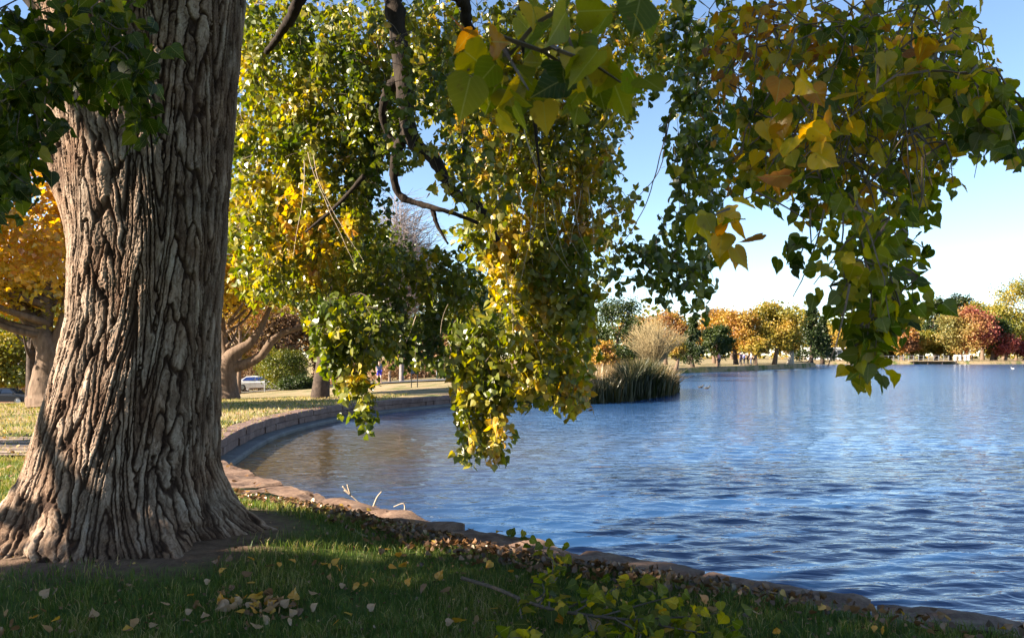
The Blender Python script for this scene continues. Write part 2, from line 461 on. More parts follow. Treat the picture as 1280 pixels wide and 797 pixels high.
near_edge = [(14, 1.35), (9, 2.2), (5.2, 3.85), (3.11, 4.87), (2.24, 5.32), (1.49, 5.83), (.95, 6.25), (.52, 6.55), (.1, 6.95), (-.29, 7.33), (-.96, 7.97), (-1.85, 8.8), (-2.6, 9.6), (-3.26, 10.5), (-4.0, 11.5), (-4.75, 12.7)]
wall_edge = [(-5.2, 13.6), (-5.48, 15.2), (-5.75, 17.0), (-5.95, 19.2), (-5.9, 21.5), (-5.5, 24.4), (-4.5, 27.6), (-2.6, 31.0), (-.2, 34.0), (2.6, 36.4)]
far_edge = [(5.2, 38.5), (7.0, 42), (8.5, 47), (9.5, 54), (11, 66), (13.5, 78), (19, 87), (26, 95), (33.7, 105), (42, 117), (50, 131), (53, 142), (56, 155), (62, 165), (78, 166), (100, 167), (128, 176), (170, 182), (215, 168), (250, 110), (230, 40), (180, 8), (120, 2), (50, .5)]
LAKE = np.array(near_edge + wall_edge + far_edge, float)

def resample(P, step_fn, closed=False):
    P = np.asarray(P, float)
    if closed: P = np.vstack([P, P[:1]])
    out = []
    for a, b in zip(P[:-1], P[1:]):
        L = np.hypot(*(b - a)); st = step_fn((a + b) / 2); n = max(1, int(round(L / st)))
        for i in range(n): out.append(a + (b - a) * i / n)
    if not closed: out.append(P[-1])
    return np.array(out)

def in_poly(X, Y, P):
    X = np.asarray(X, float); Y = np.asarray(Y, float)
    ins = np.zeros(X.shape, bool)
    x1, y1 = P[-1]
    for x2, y2 in P:
        c = ((y1 > Y) != (y2 > Y))
        with np.errstate(divide='ignore', invalid='ignore'):
            xx = (x2 - x1) * (Y - y1) / (y2 - y1 + 1e-12) + x1
        ins ^= c & (X < xx)
        x1, y1 = x2, y2
    return ins

def seg_dist(X, Y, P, closed=True):
    d = np.full(np.shape(X), 1e9)
    n = len(P)
    for i in range(n if closed else n - 1):
        a = P[i]; b = P[(i + 1) % n]; e = b - a
        t = np.clip(((X - a[0]) * e[0] + (Y - a[1]) * e[1]) / (e @ e + 1e-12), 0, 1)
        d = np.minimum(d, np.hypot(X - a[0] - t * e[0], Y - a[1] - t * e[1]))
    return d

def catmull(P, n=5):
    P = np.asarray(P, float)
    Q = np.vstack([2 * P[0] - P[1], P, 2 * P[-1] - P[-2]])
    out = []
    for i in range(1, len(Q) - 2):
        p0, p1, p2, p3 = Q[i - 1], Q[i], Q[i + 1], Q[i + 2]
        for t in np.arange(n) / n:
            out.append(.5 * ((2 * p1) + (-p0 + p2) * t + (2 * p0 - 5 * p1 + 4 * p2 - p3) * t * t + (-p0 + 3 * p1 - 3 * p2 + p3) * t ** 3))
    out.append(P[-1])
    return np.array(out)

stepf = lambda c: max(.25, .03 * np.hypot(*c))
LS = resample(LAKE, stepf, True)
nrm = np.roll(LS, -1, 0) - np.roll(LS, 1, 0)
nrm = np.stack([nrm[:, 1], -nrm[:, 0]], 1); nrm /= np.linalg.norm(nrm, axis=1)[:, None] + 1e-9
test = LS + nrm * .05
if in_poly(test[:, 0], test[:, 1], LAKE).mean() < .5: nrm = -nrm      # nrm points into the lake
GL = LS - nrm * .30
INNER = LS - nrm * .10

def build_ground():
    pts = []
    # random points, spacing grows with distance
    for r0, r1, sp in ((0, 4, .5), (4, 12, .3), (12, 30, .7), (30, 70, 1.6), (70, 130, 4), (130, 260, 10), (260, 900, 45)):
        n = int(math.pi * (r1 * r1 - r0 * r0) / sp ** 2)
        if r0 >= 12: n = int(n * .75)
        rr = np.sqrt(rng.uniform(r0 * r0, r1 * r1, n)); th = rng.uniform(0, 2 * math.pi, n)
        p = np.stack([rr * np.cos(th), rr * np.sin(th)], 1)
        keep = (p[:, 1] > -6 - .05 * rr) | (rng.random(n) < .12)
        pts.append(p[keep])
    pts.append(np.array([[-900, -900], [900, -900], [900, 900], [-900, 900.]]))
    p = np.vstack(pts)
    d = seg_dist(p[:, 0], p[:, 1], LS)
    p = p[d > .45 + .004 * np.hypot(p[:, 0], p[:, 1])]
    nL = len(LS)
    allp = np.vstack([GL, INNER, p])
    edges = [(i, (i + 1) % nL) for i in range(nL)] + [(nL + i, nL + (i + 1) % nL) for i in range(nL)]
    vs, _, fs, _, _, _ = delaunay_2d_cdt([Vector(q) for q in allp], edges, [], 0, 1e-5)
    V = np.array([(q.x, q.y) for q in vs]); T = np.array([f for f in fs if len(f) == 3])
    ins = in_poly(V[:, 0], V[:, 1], LAKE) | (seg_dist(V[:, 0], V[:, 1], LS) < .2)
    z = zg(V[:, 0], V[:, 1])
    z = np.where(ins, -1.3, z - .03)
    mb = MB(); 
    a, b, c = V[T[:, 0]], V[T[:, 1]], V[T[:, 2]]
    cr = (b[:, 0] - a[:, 0]) * (c[:, 1] - a[:, 1]) - (b[:, 1] - a[:, 1]) * (c[:, 0] - a[:, 0])
    T[cr < 0] = T[cr < 0][:, ::-1]
    mb.add(np.column_stack([V, z]), T)
    tag(mb.build('ground', M['ground'], smooth=True), kind='structure')
build_ground()

def build_water():
    rows = [0.9]
    while rows[-1] < 200: rows.append(rows[-1] * 1.0068)
    rows = np.array(rows)
    cols = [-.9]
    while cols[-1] < 60:
        c = cols[-1]
        cols.append(c + (.0042 if c < .8 else .0042 + (c - .8) * .12))
    cols = np.array(cols)
    Yg, A = np.meshgrid(rows, cols, indexing='ij')
    X = A * Yg
    x, y = X.ravel(), Yg.ravel()
    sp = np.maximum(y * .0068, .0045 * y)
    sp = np.where(A.ravel() > .85, np.maximum(sp, (A.ravel() - .8) * .12 * y), sp)
    z = np.zeros_like(x); dx = np.zeros_like(x); dy = np.zeros_like(x)
    r = np.random.default_rng(3)
    for i in range(64):
        lam = .13 * (5.0 ** (r.random() ** 1.0)) if i < 54 else r.uniform(.7, 1.5)
        k = 2 * math.pi / lam
        # wind comes down the lake, crests lie mostly across the view
        ang = R(-84) + r.normal() * R(17)
        kx, ky = math.cos(ang) * k, math.sin(ang) * k
        amp = (.0060 if i < 54 else .0006) * lam * r.uniform(.5, 1.2)
        w = np.clip(lam / (3.0 * sp) - .7, 0, 1)
        calm = .75 + .25 * np.clip((y - 5) / 6.0, 0, 1)
        # the little bay near the wall is calmer
        bay = np.clip((x + 6.0) / 6.0 + .35, .35, 1)
        ph = kx * x + ky * y + r.uniform(0, 6.28)
        z += amp * w * calm * bay * np.cos(ph)
        q = .6
        dx -= q * amp * w * bay * math.cos(ang) * np.sin(ph); dy -= q * amp * w * bay * math.sin(ang) * np.sin(ph)
    nx = len(cols); ny = len(rows)
    ins = (in_poly(x, y, LAKE) | (seg_dist(x, y, LS[np.hypot(LS[:, 0], LS[:, 1]) < 260]) < .1)).reshape(ny, nx)
    cell = ins[:-1, :-1] | ins[1:, :-1] | ins[:-1, 1:] | ins[1:, 1:]
    i, j = np.nonzero(cell)
    f = np.stack([i * nx + j, i * nx + j + 1, (i + 1) * nx + j + 1, (i + 1) * nx + j], 1)
    used, inv = np.unique(f.ravel(), return_inverse=True)
    v = np.column_stack([x + dx, y + dy, WATER + z])[used]
    mb = MB(); mb.add(v, inv.reshape(-1, 4))
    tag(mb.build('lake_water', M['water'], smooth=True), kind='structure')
build_water()

def strip(name, left, right, mat, lift, step=1.0):
    """a sheet between two plan polylines laid on the terrain"""
    L = resample(np.array(left, float), lambda c: step); n = len(L)
    Rr = np.array(right, float)
    t = np.concatenate([[0], np.cumsum(np.hypot(*np.diff(Rr, axis=0).T))]); u = np.linspace(0, t[-1], n)
    Rr = np.column_stack([np.interp(u, t, Rr[:, 0]), np.interp(u, t, Rr[:, 1])])
    w = 7
    P = np.stack([L + (Rr - L) * a for a in np.linspace(0, 1, w)], 1)
    z = zg(P[..., 0], P[..., 1]) + lift
    v = np.concatenate([P, z[..., None]], -1).reshape(-1, 3)
    i = np.arange(n - 1)[:, None] * w; j = np.arange(w - 1)[None, :]
    f = np.stack([i + j, i + j + 1, i + w + j + 1, i + w + j], -1).reshape(-1, 4)
    mb = MB(); mb.add(v, f)
    return tag(mb.build(name, mat, smooth=True), kind='structure')

def shadow_stripe_mat():
    m = stone_mat('pale paving with painted shadow stripes', [(.3, (.20, .145, .11)), (.7, (.36, .28, .22))], 1.5, .2)
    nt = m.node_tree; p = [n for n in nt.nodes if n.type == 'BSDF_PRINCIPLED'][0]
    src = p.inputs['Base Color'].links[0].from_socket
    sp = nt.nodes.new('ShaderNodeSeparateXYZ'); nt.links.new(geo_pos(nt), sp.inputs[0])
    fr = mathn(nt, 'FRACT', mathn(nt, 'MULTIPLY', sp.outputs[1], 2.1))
    shadow_ramp = ramp(nt, [(.0, (.16, .13, .12)), (.22, (.16, .13, .12)), (.30, (1, 1, 1)), (.92, (1, 1, 1)), (1, (.16, .13, .12))], fr)  # tree shadows painted as dark stripes across the path
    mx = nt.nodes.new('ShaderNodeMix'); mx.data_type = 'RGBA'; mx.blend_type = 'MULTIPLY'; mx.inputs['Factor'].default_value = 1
    nt.links.new(src, mx.inputs['A']); nt.links.new(shadow_ramp.outputs[0], mx.inputs['B']); nt.links.new(mx.outputs['Result'], p.inputs['Base Color'])
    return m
strip('paved_path', [(-40, 12.7), (-12, 12.6), (-6.4, 12.7)], [(-40, 15.8), (-12, 15.6), (-6.4, 15.4)], shadow_stripe_mat(), .012, .6)
strip('park_path', [(-60, 27.5), (-30, 27), (-18, 28.5)], [(-60, 31), (-30, 31), (-18, 31)], M['path'], .03, 1.5)
strip('park_road', [(-75, 66), (-40, 66), (-20, 66), (-8, 58), (0, 53), (8, 52)], [(-75, 76), (-40, 75), (-19, 72), (-8, 62), (0, 57), (8, 55.5)], M['road'], .07, 2.0)
strip('far_shore_path', [(62, 167.5), (78, 168.5), (100, 169.5), (128, 178.5), (170, 184.5), (200, 176)], [(62, 171), (78, 172), (100, 173), (128, 182), (170, 188), (206, 181)], M['sandbank'], .10, 3.0)

# ------------------------------------------------------------------ lake edging
def build_edging():
    E = resample(catmull(near_edge, 6), lambda c: .05)
    seg = np.concatenate([[0], np.cumsum(np.hypot(*np.diff(E, axis=0).T))])
    root = thing('lake_edging', (0.5, 6.4, 0), 'worn red sandstone slabs edging the near lawn along the water', 'stone edging')
    s = 0.0; r = np.random.default_rng(11); k = 0
    nz = Noise(5, 1.6); nz4 = Noise(6, 5.0)
    while s < seg[-1] - .3:
        at0 = np.interp(s, seg, E[:, 1])
        L = r.uniform(.75, 1.5)
        e = min(s + L, seg[-1])
        nu, nv = max(6, int((e - s) / .05)), 9
        us = np.linspace(s + .008, e - .012, nu)
        cx, cy = np.interp(us, seg, E[:, 0]), np.interp(us, seg, E[:, 1])
        tx, ty = np.gradient(cx), np.gradient(cy); l = np.hypot(tx, ty); tx /= l; ty /= l
        ox, oy = ty * -1, tx          # sideways
        mx, my = cx[nu // 2] + ox[nu // 2] * .1, cy[nu // 2] + oy[nu // 2] * .1
        if in_poly(np.array([mx]), np.array([my]), LAKE)[0]: ox, oy = -ox, -oy
        wid = np.interp(at0, [1, 5.5, 6.8, 8, 10.5, 12.7], [.36, .36, .5, .62, .85, .95]) * r.uniform(.9, 1.15)
        vs = np.linspace(-.06, wid, nv)
        jag0 = r.normal(size=nu) * .008; jag1 = .035 * np.sin(us * 7 + r.uniform(0, 6)) + r.normal(size=nu) * .012
        W = vs[None, :] + np.where(vs[None, :] < .0, jag0[:, None], 0) + np.where(vs[None, :] > wid - .05, jag1[:, None], 0)
        Xs = cx[:, None] + ox[:, None] * W; Ys = cy[:, None] + oy[:, None] * W
        P = np.stack([Xs.ravel(), Ys.ravel(), np.full(Xs.size, k * .37)], 1)
        tilt = r.normal() * .012; h0 = r.uniform(-.04, -.01)
        hmid = np.interp(at0, [1, 5.2, 5.8, 6.6, 8], [0, 0, .05, .03, 0])
        z = h0 + hmid + .022 * nz(P).reshape(nu, nv) + tilt * (W - wid / 2)
        # rounded rim
        rim = np.minimum.reduce([np.minimum(us - us[0], us[-1] - us)[:, None] + 0 * W, (W - W.min()), (W.max() - W)])
        z = z - .02 * np.exp(-rim / .015) + r.normal(size=z.shape) * .0018 + .005 * nz4(P).reshape(nu, nv)
        top = np.stack([Xs, Ys, z], -1)
        bot = top.copy(); bot[..., 2] = -.75
        mb = MB()
        g = np.arange(nu * nv).reshape(nu, nv)
        f = np.stack([g[:-1, :-1], g[1:, :-1], g[1:, 1:], g[:-1, 1:]], -1).reshape(-1, 4)
        ring = np.concatenate([g[0, :], g[1:, -1], g[-1, -2::-1], g[-2:0:-1, 0]])
        v = np.vstack([top.reshape(-1, 3), bot.reshape(-1, 3)[ring]])
        m = len(ring); b0 = nu * nv
        sk = np.array([[ring[q], ring[(q + 1) % m], b0 + (q + 1) % m, b0 + q] for q in range(m)])
        mb.add(v, np.vstack([f, sk]))
        o = mb.build('slab', M['sandstone'], root, smooth=False, loc=(0, 0, 0))
        o.location = (-root.location[0], -root.location[1], 0)
        s = e + r.uniform(.004, .03); k += 1
build_edging()

def build_wall():
    E = resample(catmull([(-4.75, 12.7)] + wall_edge + [(4.2, 37.4)], 6), lambda c: .06)
    seg = np.concatenate([[0], np.cumsum(np.hypot(*np.diff(E, axis=0).T))])
    root = thing('retaining_wall', (-5.9, 20, WATER), 'low curved wall of pinkish stone blocks round the bay of the lake', 'wall')
    off = Vector((5.9, -20, -WATER))
    def at(s):
        x, y = np.interp(s, seg, E[:, 0]), np.interp(s, seg, E[:, 1])
        x2, y2 = np.interp(s + .05, seg, E[:, 0]), np.interp(s + .05, seg, E[:, 1])
        t = np.array([x2 - x, y2 - y]); t /= np.linalg.norm(t) + 1e-9
        n = np.array([-t[1], t[0]])
        if in_poly(np.array([x + n[0] * .2]), np.array([y + n[1] * .2]), LAKE)[0]: n = -n
        return np.array([x, y]), n            # n points to the land
    r = np.random.default_rng(21)
    for name, z0, z1, w0, w1, Ls in (('coping_course', -.135, .015, -.02, .42, (.55, 1.2)), ('lower_course', -.30, -.145, .0, .38, (.4, .9))):
        mb = MB(); s = 0.0
        while s < seg[-1] - .2:
            e = min(s + r.uniform(*Ls), seg[-1] - .06); jo = r.normal() * .014; jz = r.normal() * .012 if z1 > 0 else 0
            n = max(2, int((e - s) / .2))
            us = np.linspace(s + .008, e - .008, n + 1)
            V = []
            for u in us:
                p, nn = at(u)
                bev = .02
                for w, z in ((w0 + jo, z0), (w0 + jo, z1 - bev + jz), (w0 + jo + bev, z1 + jz), (w1 - bev, z1 + jz), (w1, z1 - bev + jz), (w1, z0)):
                    q = p + nn * w; V.append((q[0] + r.normal() * .003, q[1] + r.normal() * .003, z + zg(q[0], q[1]) * .5 + r.normal() * .003))
            k = 6; V = np.array(V)
            f = [[i * k + j, i * k + (j + 1) % k, (i + 1) * k + (j + 1) % k, (i + 1) * k + j] for i in range(n) for j in range(k)]
            f += [[0, 1, 2, 3], [0, 3, 4, 5], [n * k + 3, n * k + 2, n * k + 1, n * k], [n * k + 5, n * k + 4, n * k + 3, n * k]]
            mb.add(V, f)
            s = e
        o = mb.build(name, M['wallstone'], root); o.location = off
    mb = MB(); V = []
    us = np.arange(0, seg[-1] - .06, .15)
    for u in us:
        p, nn = at(u)
        for w, z in ((-.34, -1.25), (-.34, -.345), (-.30, -.315), (.3, -.305), (.3, -1.25)):
            q = p + nn * w; V.append((q[0], q[1], z))
    k = 5
    f = [[i * k + j, i * k + j + 1, (i + 1) * k + j + 1, (i + 1) * k + j] for i in range(len(us) - 1) for j in range(k - 1)]
    mb.add(V, f)
    o = mb.build('concrete_ledge', M['concrete'], root); o.location = off
build_wall()

# ------------------------------------------------------------------ leaf machinery
def leaf_template(kind):
    if kind == 'near':
        half = [(0, .05), (.10, -.03), (.22, -.04), (.33, .01), (.42, .09), (.475, .19), (.47, .30), (.43, .38), (.435, .41), (.37, .49), (.36, .54), (.28, .61), (.26, .66), (.18, .73), (.15, .79), (.075, .88), (0, 1.04)]
    elif kind == 'mid':
        half = [(0, .04), (.25, -.03), (.46, .17), (.42, .42), (.20, .74), (0, 1.02)]
    else:
        half = [(0, 0), (.46, .28), (0, 1.0)]
    half = np.array(half)
    right = half; left = half[1:-1][::-1] * np.array([-1, 1])
    o = np.vstack([right, left])
    if kind == 'far':
        z = np.array([0, .14, 0, .14])
        v = np.column_stack([o, z]); f = np.array([[0, 1, 2], [0, 2, 3]])
        return v - np.array([0, 0, 0]), f, np.column_stack([o, np.zeros(4)])
    c = np.array([[0, .36]])
    p = np.vstack([o, c])
    z = .15 * np.abs(p[:, 0]) - .16 * (p[:, 1] - .3) ** 2
    if kind == 'near':
        z = z + .025 * np.sin(p[:, 1] * 17 + p[:, 0] * 9)
    z[-1] = -.02
    n = len(o)
    f = np.array([[n, i, (i + 1) % n] for i in range(n)])
    return np.column_stack([p, z]), f, np.column_stack([p, np.zeros(n + 1)])
TPL = {k: leaf_template(k) for k in ('near', 'mid', 'far')}

def unit(a):
    return a / (np.linalg.norm(a, axis=-1, keepdims=True) + 1e-9)

def add_leaves(mb, P, size, hue, kind='mid', droop=.9, r=rng, normal_bias=None, spread=.75, curl=None):
    """P are the leaf bases; the tips hang down"""
    n = len(P)
    if n == 0: return
    tip = unit(np.column_stack([r.normal(size=n) * spread, r.normal(size=n) * spread, -droop + r.normal(size=n) * spread * .6]))
    rnd = r.normal(size=(n, 3))
    if normal_bias is not None: rnd = rnd + normal_bias
    nrmv = unit(rnd - (rnd * tip).sum(1)[:, None] * tip)
    side = np.cross(tip, nrmv)
    tv, tf, tl = TPL[kind]
    sz = np.broadcast_to(size, (n,)) * r.uniform(.72, 1.2, n)
    zc = r.uniform(-.6, 1.8, n) if curl is None else curl
    V = (tv[None, :, 0:1] * side[:, None] + tv[None, :, 1:2] * tip[:, None] + tv[None, :, 2:3] * zc[:, None, None] * nrmv[:, None]) * sz[:, None, None] + P[:, None]
    k = len(tv)
    f = (tf[None] + (np.arange(n) * k)[:, None, None]).reshape(-1, 3)
    mb.add(V.reshape(-1, 3), f, np.repeat(np.clip(hue, .001, 1), k), lp=np.tile(tl, (n, 1)) if kind == 'near' else None)

def project(P):
    return 640 + P[..., 0] / P[..., 1] * F, HZ - (P[..., 2] - EYE) / P[..., 1] * F

def poly_sample(poly, n, r):
    poly = np.array(poly, float)
    lo, hi = poly.min(0), poly.max(0)
    out = np.zeros((0, 2))
    while len(out) < n:
        q = r.uniform(lo, hi, (n * 3, 2))
        out = np.vstack([out, q[in_poly(q[:, 0], q[:, 1], poly)]])
    return out[:n]

hue_noise_a, hue_noise_b = Noise(31, .55), Noise(32, 1.7)
gap_noise = Noise(33, .7); gap_noise2 = Noise(34, 2.1)

def spray(poly, dep, n, length, leaf, hue, seed, kind='mid', spacing=.05, gaps=0.0, holes=(), per=2, twig=True, hue_amp=.16, drift=.5, clip=True, hue_rand=None):
    """hanging twigs that start inside the outline of this part of the crown and carry leaves all along"""
    r = np.random.default_rng(seed)
    q = poly_sample(poly, n, r)
    Y = r.uniform(dep[0], dep[1], n)
    p0 = np.column_stack([(q[:, 0] - 640) / F * Y, Y, EYE - (q[:, 1] - HZ) / F * Y])
    steps = max(3, int(length / spacing))
    d = unit(np.column_stack([r.normal(size=n) * drift, r.normal(size=n) * drift, -.4 + r.normal(size=n) * .5]))
    lens = r.uniform(.45, 1.15, n) * steps
    path = [p0]
    for s in range(steps):
        d = unit(d + np.array([0, 0, -.16]) + r.normal(size=(n, 3)) * .10)
        path.append(path[-1] + d * spacing)
    path = np.stack(path, 1)                                   # n, steps+1, 3
    ok = np.arange(steps + 1)[None] <= lens[:, None]
    if clip:
        u, v = project(path)
        rag = min(14.0, 70.0 / dep[0])
        u = u + r.normal(size=(n, 1)) * rag; v = v + r.normal(size=(n, 1)) * rag * (1.3 if dep[0] > 5 else .7)
        pin = in_poly(u.ravel(), v.ravel(), np.array(poly, float)).reshape(u.shape)
        for h in holes:
            pin &= ~in_poly(u.ravel(), v.ravel(), np.array(h, float)).reshape(u.shape)
        ok &= np.cumprod(pin, 1).astype(bool)
    if gaps:
        pp = path.reshape(-1, 3); g = (.65 * gap_noise(pp) + .75 * gap_noise2(pp)).reshape(ok.shape)
        okl = ok & (g > -1.2 + gaps)
    else:
        okl = ok
    if dep[0] > 5: leaf = leaf * (.80 if dep[0] > 8.5 else .84)
    mb = MB()
    base = path[okl]
    P = np.repeat(base, per, 0)
    P = P + unit(r.normal(size=P.shape) + np.array([0, 0, -.3])) * leaf * r.uniform(.3, .75, (len(P), 1))
    h = hue(P) if callable(hue) else np.full(len(P), hue)
    h = h + hue_amp * (.7 * hue_noise_a(P) + .6 * hue_noise_b(P)) + r.normal(size=len(P)) * (hue_rand or (.12 if kind == 'near' else .07))
    add_leaves(mb, P, leaf, h, kind, r=r)
    tw = None
    if twig:
        tw = MB()
        live = []
        for i in range(n):
            m = int(ok[i].sum())
            if m >= 3:
                rad = np.linspace(.0032, .0014, m)
                tw.tube(path[i][:m], rad, 3, cap=False)
                live.append(path[i][0])
        if len(live) > 1:                                      # shoots that carry the twigs
            L = np.array(live); k = len(L)
            best = np.linalg.norm(L - L[0], axis=1); frm = np.zeros(k, int); done = np.zeros(k, bool); done[0] = True
            for _ in range(k - 1):
                j = int(np.argmin(np.where(done, 1e9, best))); i = frm[j]
                a, b2 = L[i], L[j]; ln = np.linalg.norm(b2 - a)
                mid = (a + b2) / 2 + r.normal(size=3) * ln * .09 + np.array([0, 0, .10 * ln])
                tw.tube(np.array([a, mid, b2]), [.0042, .0038, .0034], 3, cap=False)
                done[j] = True
                dj = np.linalg.norm(L - L[j], axis=1); upd = dj < best; best = np.where(upd, dj, best); frm = np.where(upd, j, frm)
    return mb, tw

# ------------------------------------------------------------------ the big cottonwood
tree = thing('cottonwood', (TX, TY, 0), 'massive old cottonwood with deeply furrowed bark and yellowing branches hanging over the water', 'tree')
def under(o, root=None):
    root = root or tree
    o.parent = root
    l = root.location
    o.location = (-l[0], -l[1], -l[2])
    return o

def voronoi2(u, v, nu, seed):
    """F1, F2 and cell value; u wraps at nu"""
    r = np.random.default_rng(seed)
    T = 997
    jx = r.uniform(.12, .88, T); jy = r.uniform(.1, .9, T); cv = r.random(T)
    iu, iv = np.floor(u).astype(int), np.floor(v).astype(int)
    f1 = np.full(u.shape, 9.0); f2 = np.full(u.shape, 9.0); c1 = np.zeros(u.shape)
    for a in (-1, 0, 1):
        for b in (-1, 0, 1):
            cu, cvv = iu + a, iv + b
            hsh = ((cu % nu) * 131 + cvv * 57 + 7919) % T
            d = np.hypot(cu + jx[hsh] - u, cvv + jy[hsh] - v)
            nearer = d < f1
            f2 = np.where(nearer, f1, np.minimum(f2, d))
            c1 = np.where(nearer, cv[hsh], c1)
            f1 = np.where(nearer, d, f1)
    return f1, f2, c1

def build_trunk():
    zt = np.array([-.35, .04, .23, .43, .70, 1.22, 1.88, 2.54, 3.2, 3.86, 4.52, 5.6, 7.5, 9.5])
    xl = np.array([-4.45, -4.27, -4.16, -4.06, -3.95, -3.80, -3.63, -3.60, -3.66, -3.76, -3.86, -3.85, -3.55, -3.3])
    xr = np.array([-1.80, -2.03, -2.24, -2.38, -2.46, -2.46, -2.44, -2.37, -2.33, -2.28, -2.22, -2.25, -2.5, -2.75])
    NU = 860
    zz = np.concatenate([np.arange(-.3, 4.9, .0062), np.linspace(4.92, 9.4, 90)])
    th = np.arange(NU) / NU * 2 * math.pi
    Z, TH = np.meshgrid(zz, th, indexing='ij')
    cx = np.interp(Z, zt, (xl + xr) / 2); rad = np.interp(Z, zt, (xr - xl) / 2) * .97
    fl = np.clip(1 - Z / 1.1, 0, 1.3) ** 2
    lob = (.5 * np.sin(5 * TH + .7) + .35 * np.sin(8 * TH + 2.1) + .25 * np.sin(13 * TH))
    rad = rad * (1 + .20 * fl * lob) + .018 * np.sin(3 * TH + Z * .8) + .014 * np.sin(7 * TH - Z * 1.3)
    # stub of an old limb on the sunny side
    stub = np.exp(-((Z - 3.15) / .32) ** 2 - ((np.angle(np.exp(1j * (TH - math.pi * 1.06)))) / .45) ** 2)
    rad = rad + .14 * stub
    # bark plates
    nc = 50
    r = np.random.default_rng(2)
    w1 = np.zeros_like(Z); w2 = np.zeros_like(Z)
    for i in range(9):
        kz = r.uniform(.6, 2.6); kt = r.integers(1, 9); a = r.uniform(0, 6.28)
        w1 += np.sin(kz * Z + kt * TH + a) / (1 + .45 * kz); w2 += np.sin(kz * 1.3 * Z + (kt + 3) * TH - a) * .25
    Pq = np.stack([(np.cos(TH) * .75).ravel(), (np.sin(TH) * .75).ravel(), Z.ravel()], 1)
    nA = Noise(43, 5.0, 24)(Pq).reshape(Z.shape)
    nB = Noise(45, 16.0, 24)(Pq).reshape(Z.shape); nC = Noise(46, 42.0, 30)(Pq).reshape(Z.shape)
    U = TH / (2 * math.pi) * nc + .13 * w1 + .09 * nA + .055 * nB + .03 * nC
    U = np.mod(U, nc)
    V = Z / .40 + .15 * w2 + 1.3 * np.sin(TH * 11)+ .8 * np.sin(TH * 17 + 1) + .08 * nA + .03 * nB
    f1, f2, c1 = voronoi2(U, V, nc, 4)
    e = np.clip((f2 - f1 - .02) / .21, 0, 1)
    ridge = e * e * (3 - 2 * e)
    f1b, f2b, c2 = voronoi2(np.mod(U * 2.0 + .8 * c1, nc * 2), V * 4.2 + .6 * w2 + .5 * nA, nc * 2, 9)
    f1d, f2d, c4 = voronoi2(np.mod(U * 3.0 + 1.3 * c1 + .5 * nA, nc * 3), V * 1.7 + .4 * nA, nc * 3, 19)
    e3 = np.clip((f2d - f1d) / .2, 0, 1)
    e2 = np.clip((f2b - f1b) / .13, 0, 1)
    nzz = Noise(41, 7.0, 20)
    Pq2 = Pq
    Pq = np.stack([(np.cos(TH) * .75).ravel(), (np.sin(TH) * .75).ravel(), Z.ravel() * .5], 1)
    n1 = nzz(Pq).reshape(Z.shape)
    nz2 = Noise(42, 24.0, 20)(Pq).reshape(Z.shape)
    nz3 = Noise(44, 30.0, 26)(Pq2).reshape(Z.shape)
    depth = np.interp(Z, [-.3, .25, .8, 9], [.03, .036, .040, .036])
    h = depth * (ridge * (.74 + .26 * c1) - .55) + .0105 * (e2 - 1) * ridge + .003 * (c2 - .5) * ridge + .0012 * (e3 - 1) * ridge + .005 * n1 * ridge + .0014 * nz2 + .0012 * nC
    # gnarled burrs low down
    f1c, f2c, c3 = voronoi2(np.mod(TH / (2 * math.pi) * 38 + .4 * w1, 38), Z / .13, 38, 15)
    low = np.clip(1 - Z / .55, 0, 1)
    h = h * (1 - .55 * low) + low * .045 * (np.clip((f2c - f1c) / .5, 0, 1) - .4) + low * .03 * n1
    R2 = rad + h
    X = cx + R2 * np.cos(TH); Y = TY + R2 * np.sin(TH) * .94
    hue = np.clip(.18 + .62 * ridge * (.6 + .4 * c1) + .16 * (e2 - 1) * ridge + .12 * (e3 - 1) * ridge + .12 * (c2 - .5) + .08 * n1 + .05 * nz2 - .12 * low, .01, 1)
    n = len(zz)
    i = np.arange(n - 1)[:, None] * NU; j = np.arange(NU)[None, :]; j2 = (j + 1) % NU
    f = np.stack([i + j, i + j2, i + NU + j2, i + NU + j], -1).reshape(-1, 4)
    mb = MB(); mb.add(np.stack([X, Y, Z], -1).reshape(-1, 3), f, hue.ravel())
    under(mb.build('trunk', M['bark'], smooth=True))
build_trunk()

def limb_path(pts, n=8):
    return catmull(np.array(pts, float), n)

def limb(pts, r0, r1, name='limb', mat='limb', sides=12, seed=0):
    p = limb_path(pts)
    k = len(p); r = np.random.default_rng(seed)
    p = p + r.normal(size=p.shape) * r0 * .04
    rad = np.linspace(r0, r1, k) * (1 + .10 * r.normal(size=k))
    mb = MB(); mb.tube(p, rad, sides)
    return under(mb.build(name, M[mat], smooth=True))

# limbs that show under the crown
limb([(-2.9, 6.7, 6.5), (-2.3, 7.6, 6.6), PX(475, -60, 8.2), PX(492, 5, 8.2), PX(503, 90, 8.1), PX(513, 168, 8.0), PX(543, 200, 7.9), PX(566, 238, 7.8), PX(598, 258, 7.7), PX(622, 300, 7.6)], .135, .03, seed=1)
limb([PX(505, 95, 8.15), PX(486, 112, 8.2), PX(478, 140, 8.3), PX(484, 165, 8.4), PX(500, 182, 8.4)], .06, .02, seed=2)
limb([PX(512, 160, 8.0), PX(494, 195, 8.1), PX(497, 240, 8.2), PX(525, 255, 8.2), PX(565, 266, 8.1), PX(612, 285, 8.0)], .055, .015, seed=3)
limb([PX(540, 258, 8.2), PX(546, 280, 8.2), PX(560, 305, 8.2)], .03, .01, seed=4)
limb([(-2.7, 7.0, 5.5), PX(385, -40, 8.6), PX(372, 5, 8.8), PX(352, 40, 9.0), PX(333, 66, 9.2)], .10, .03, seed=5)
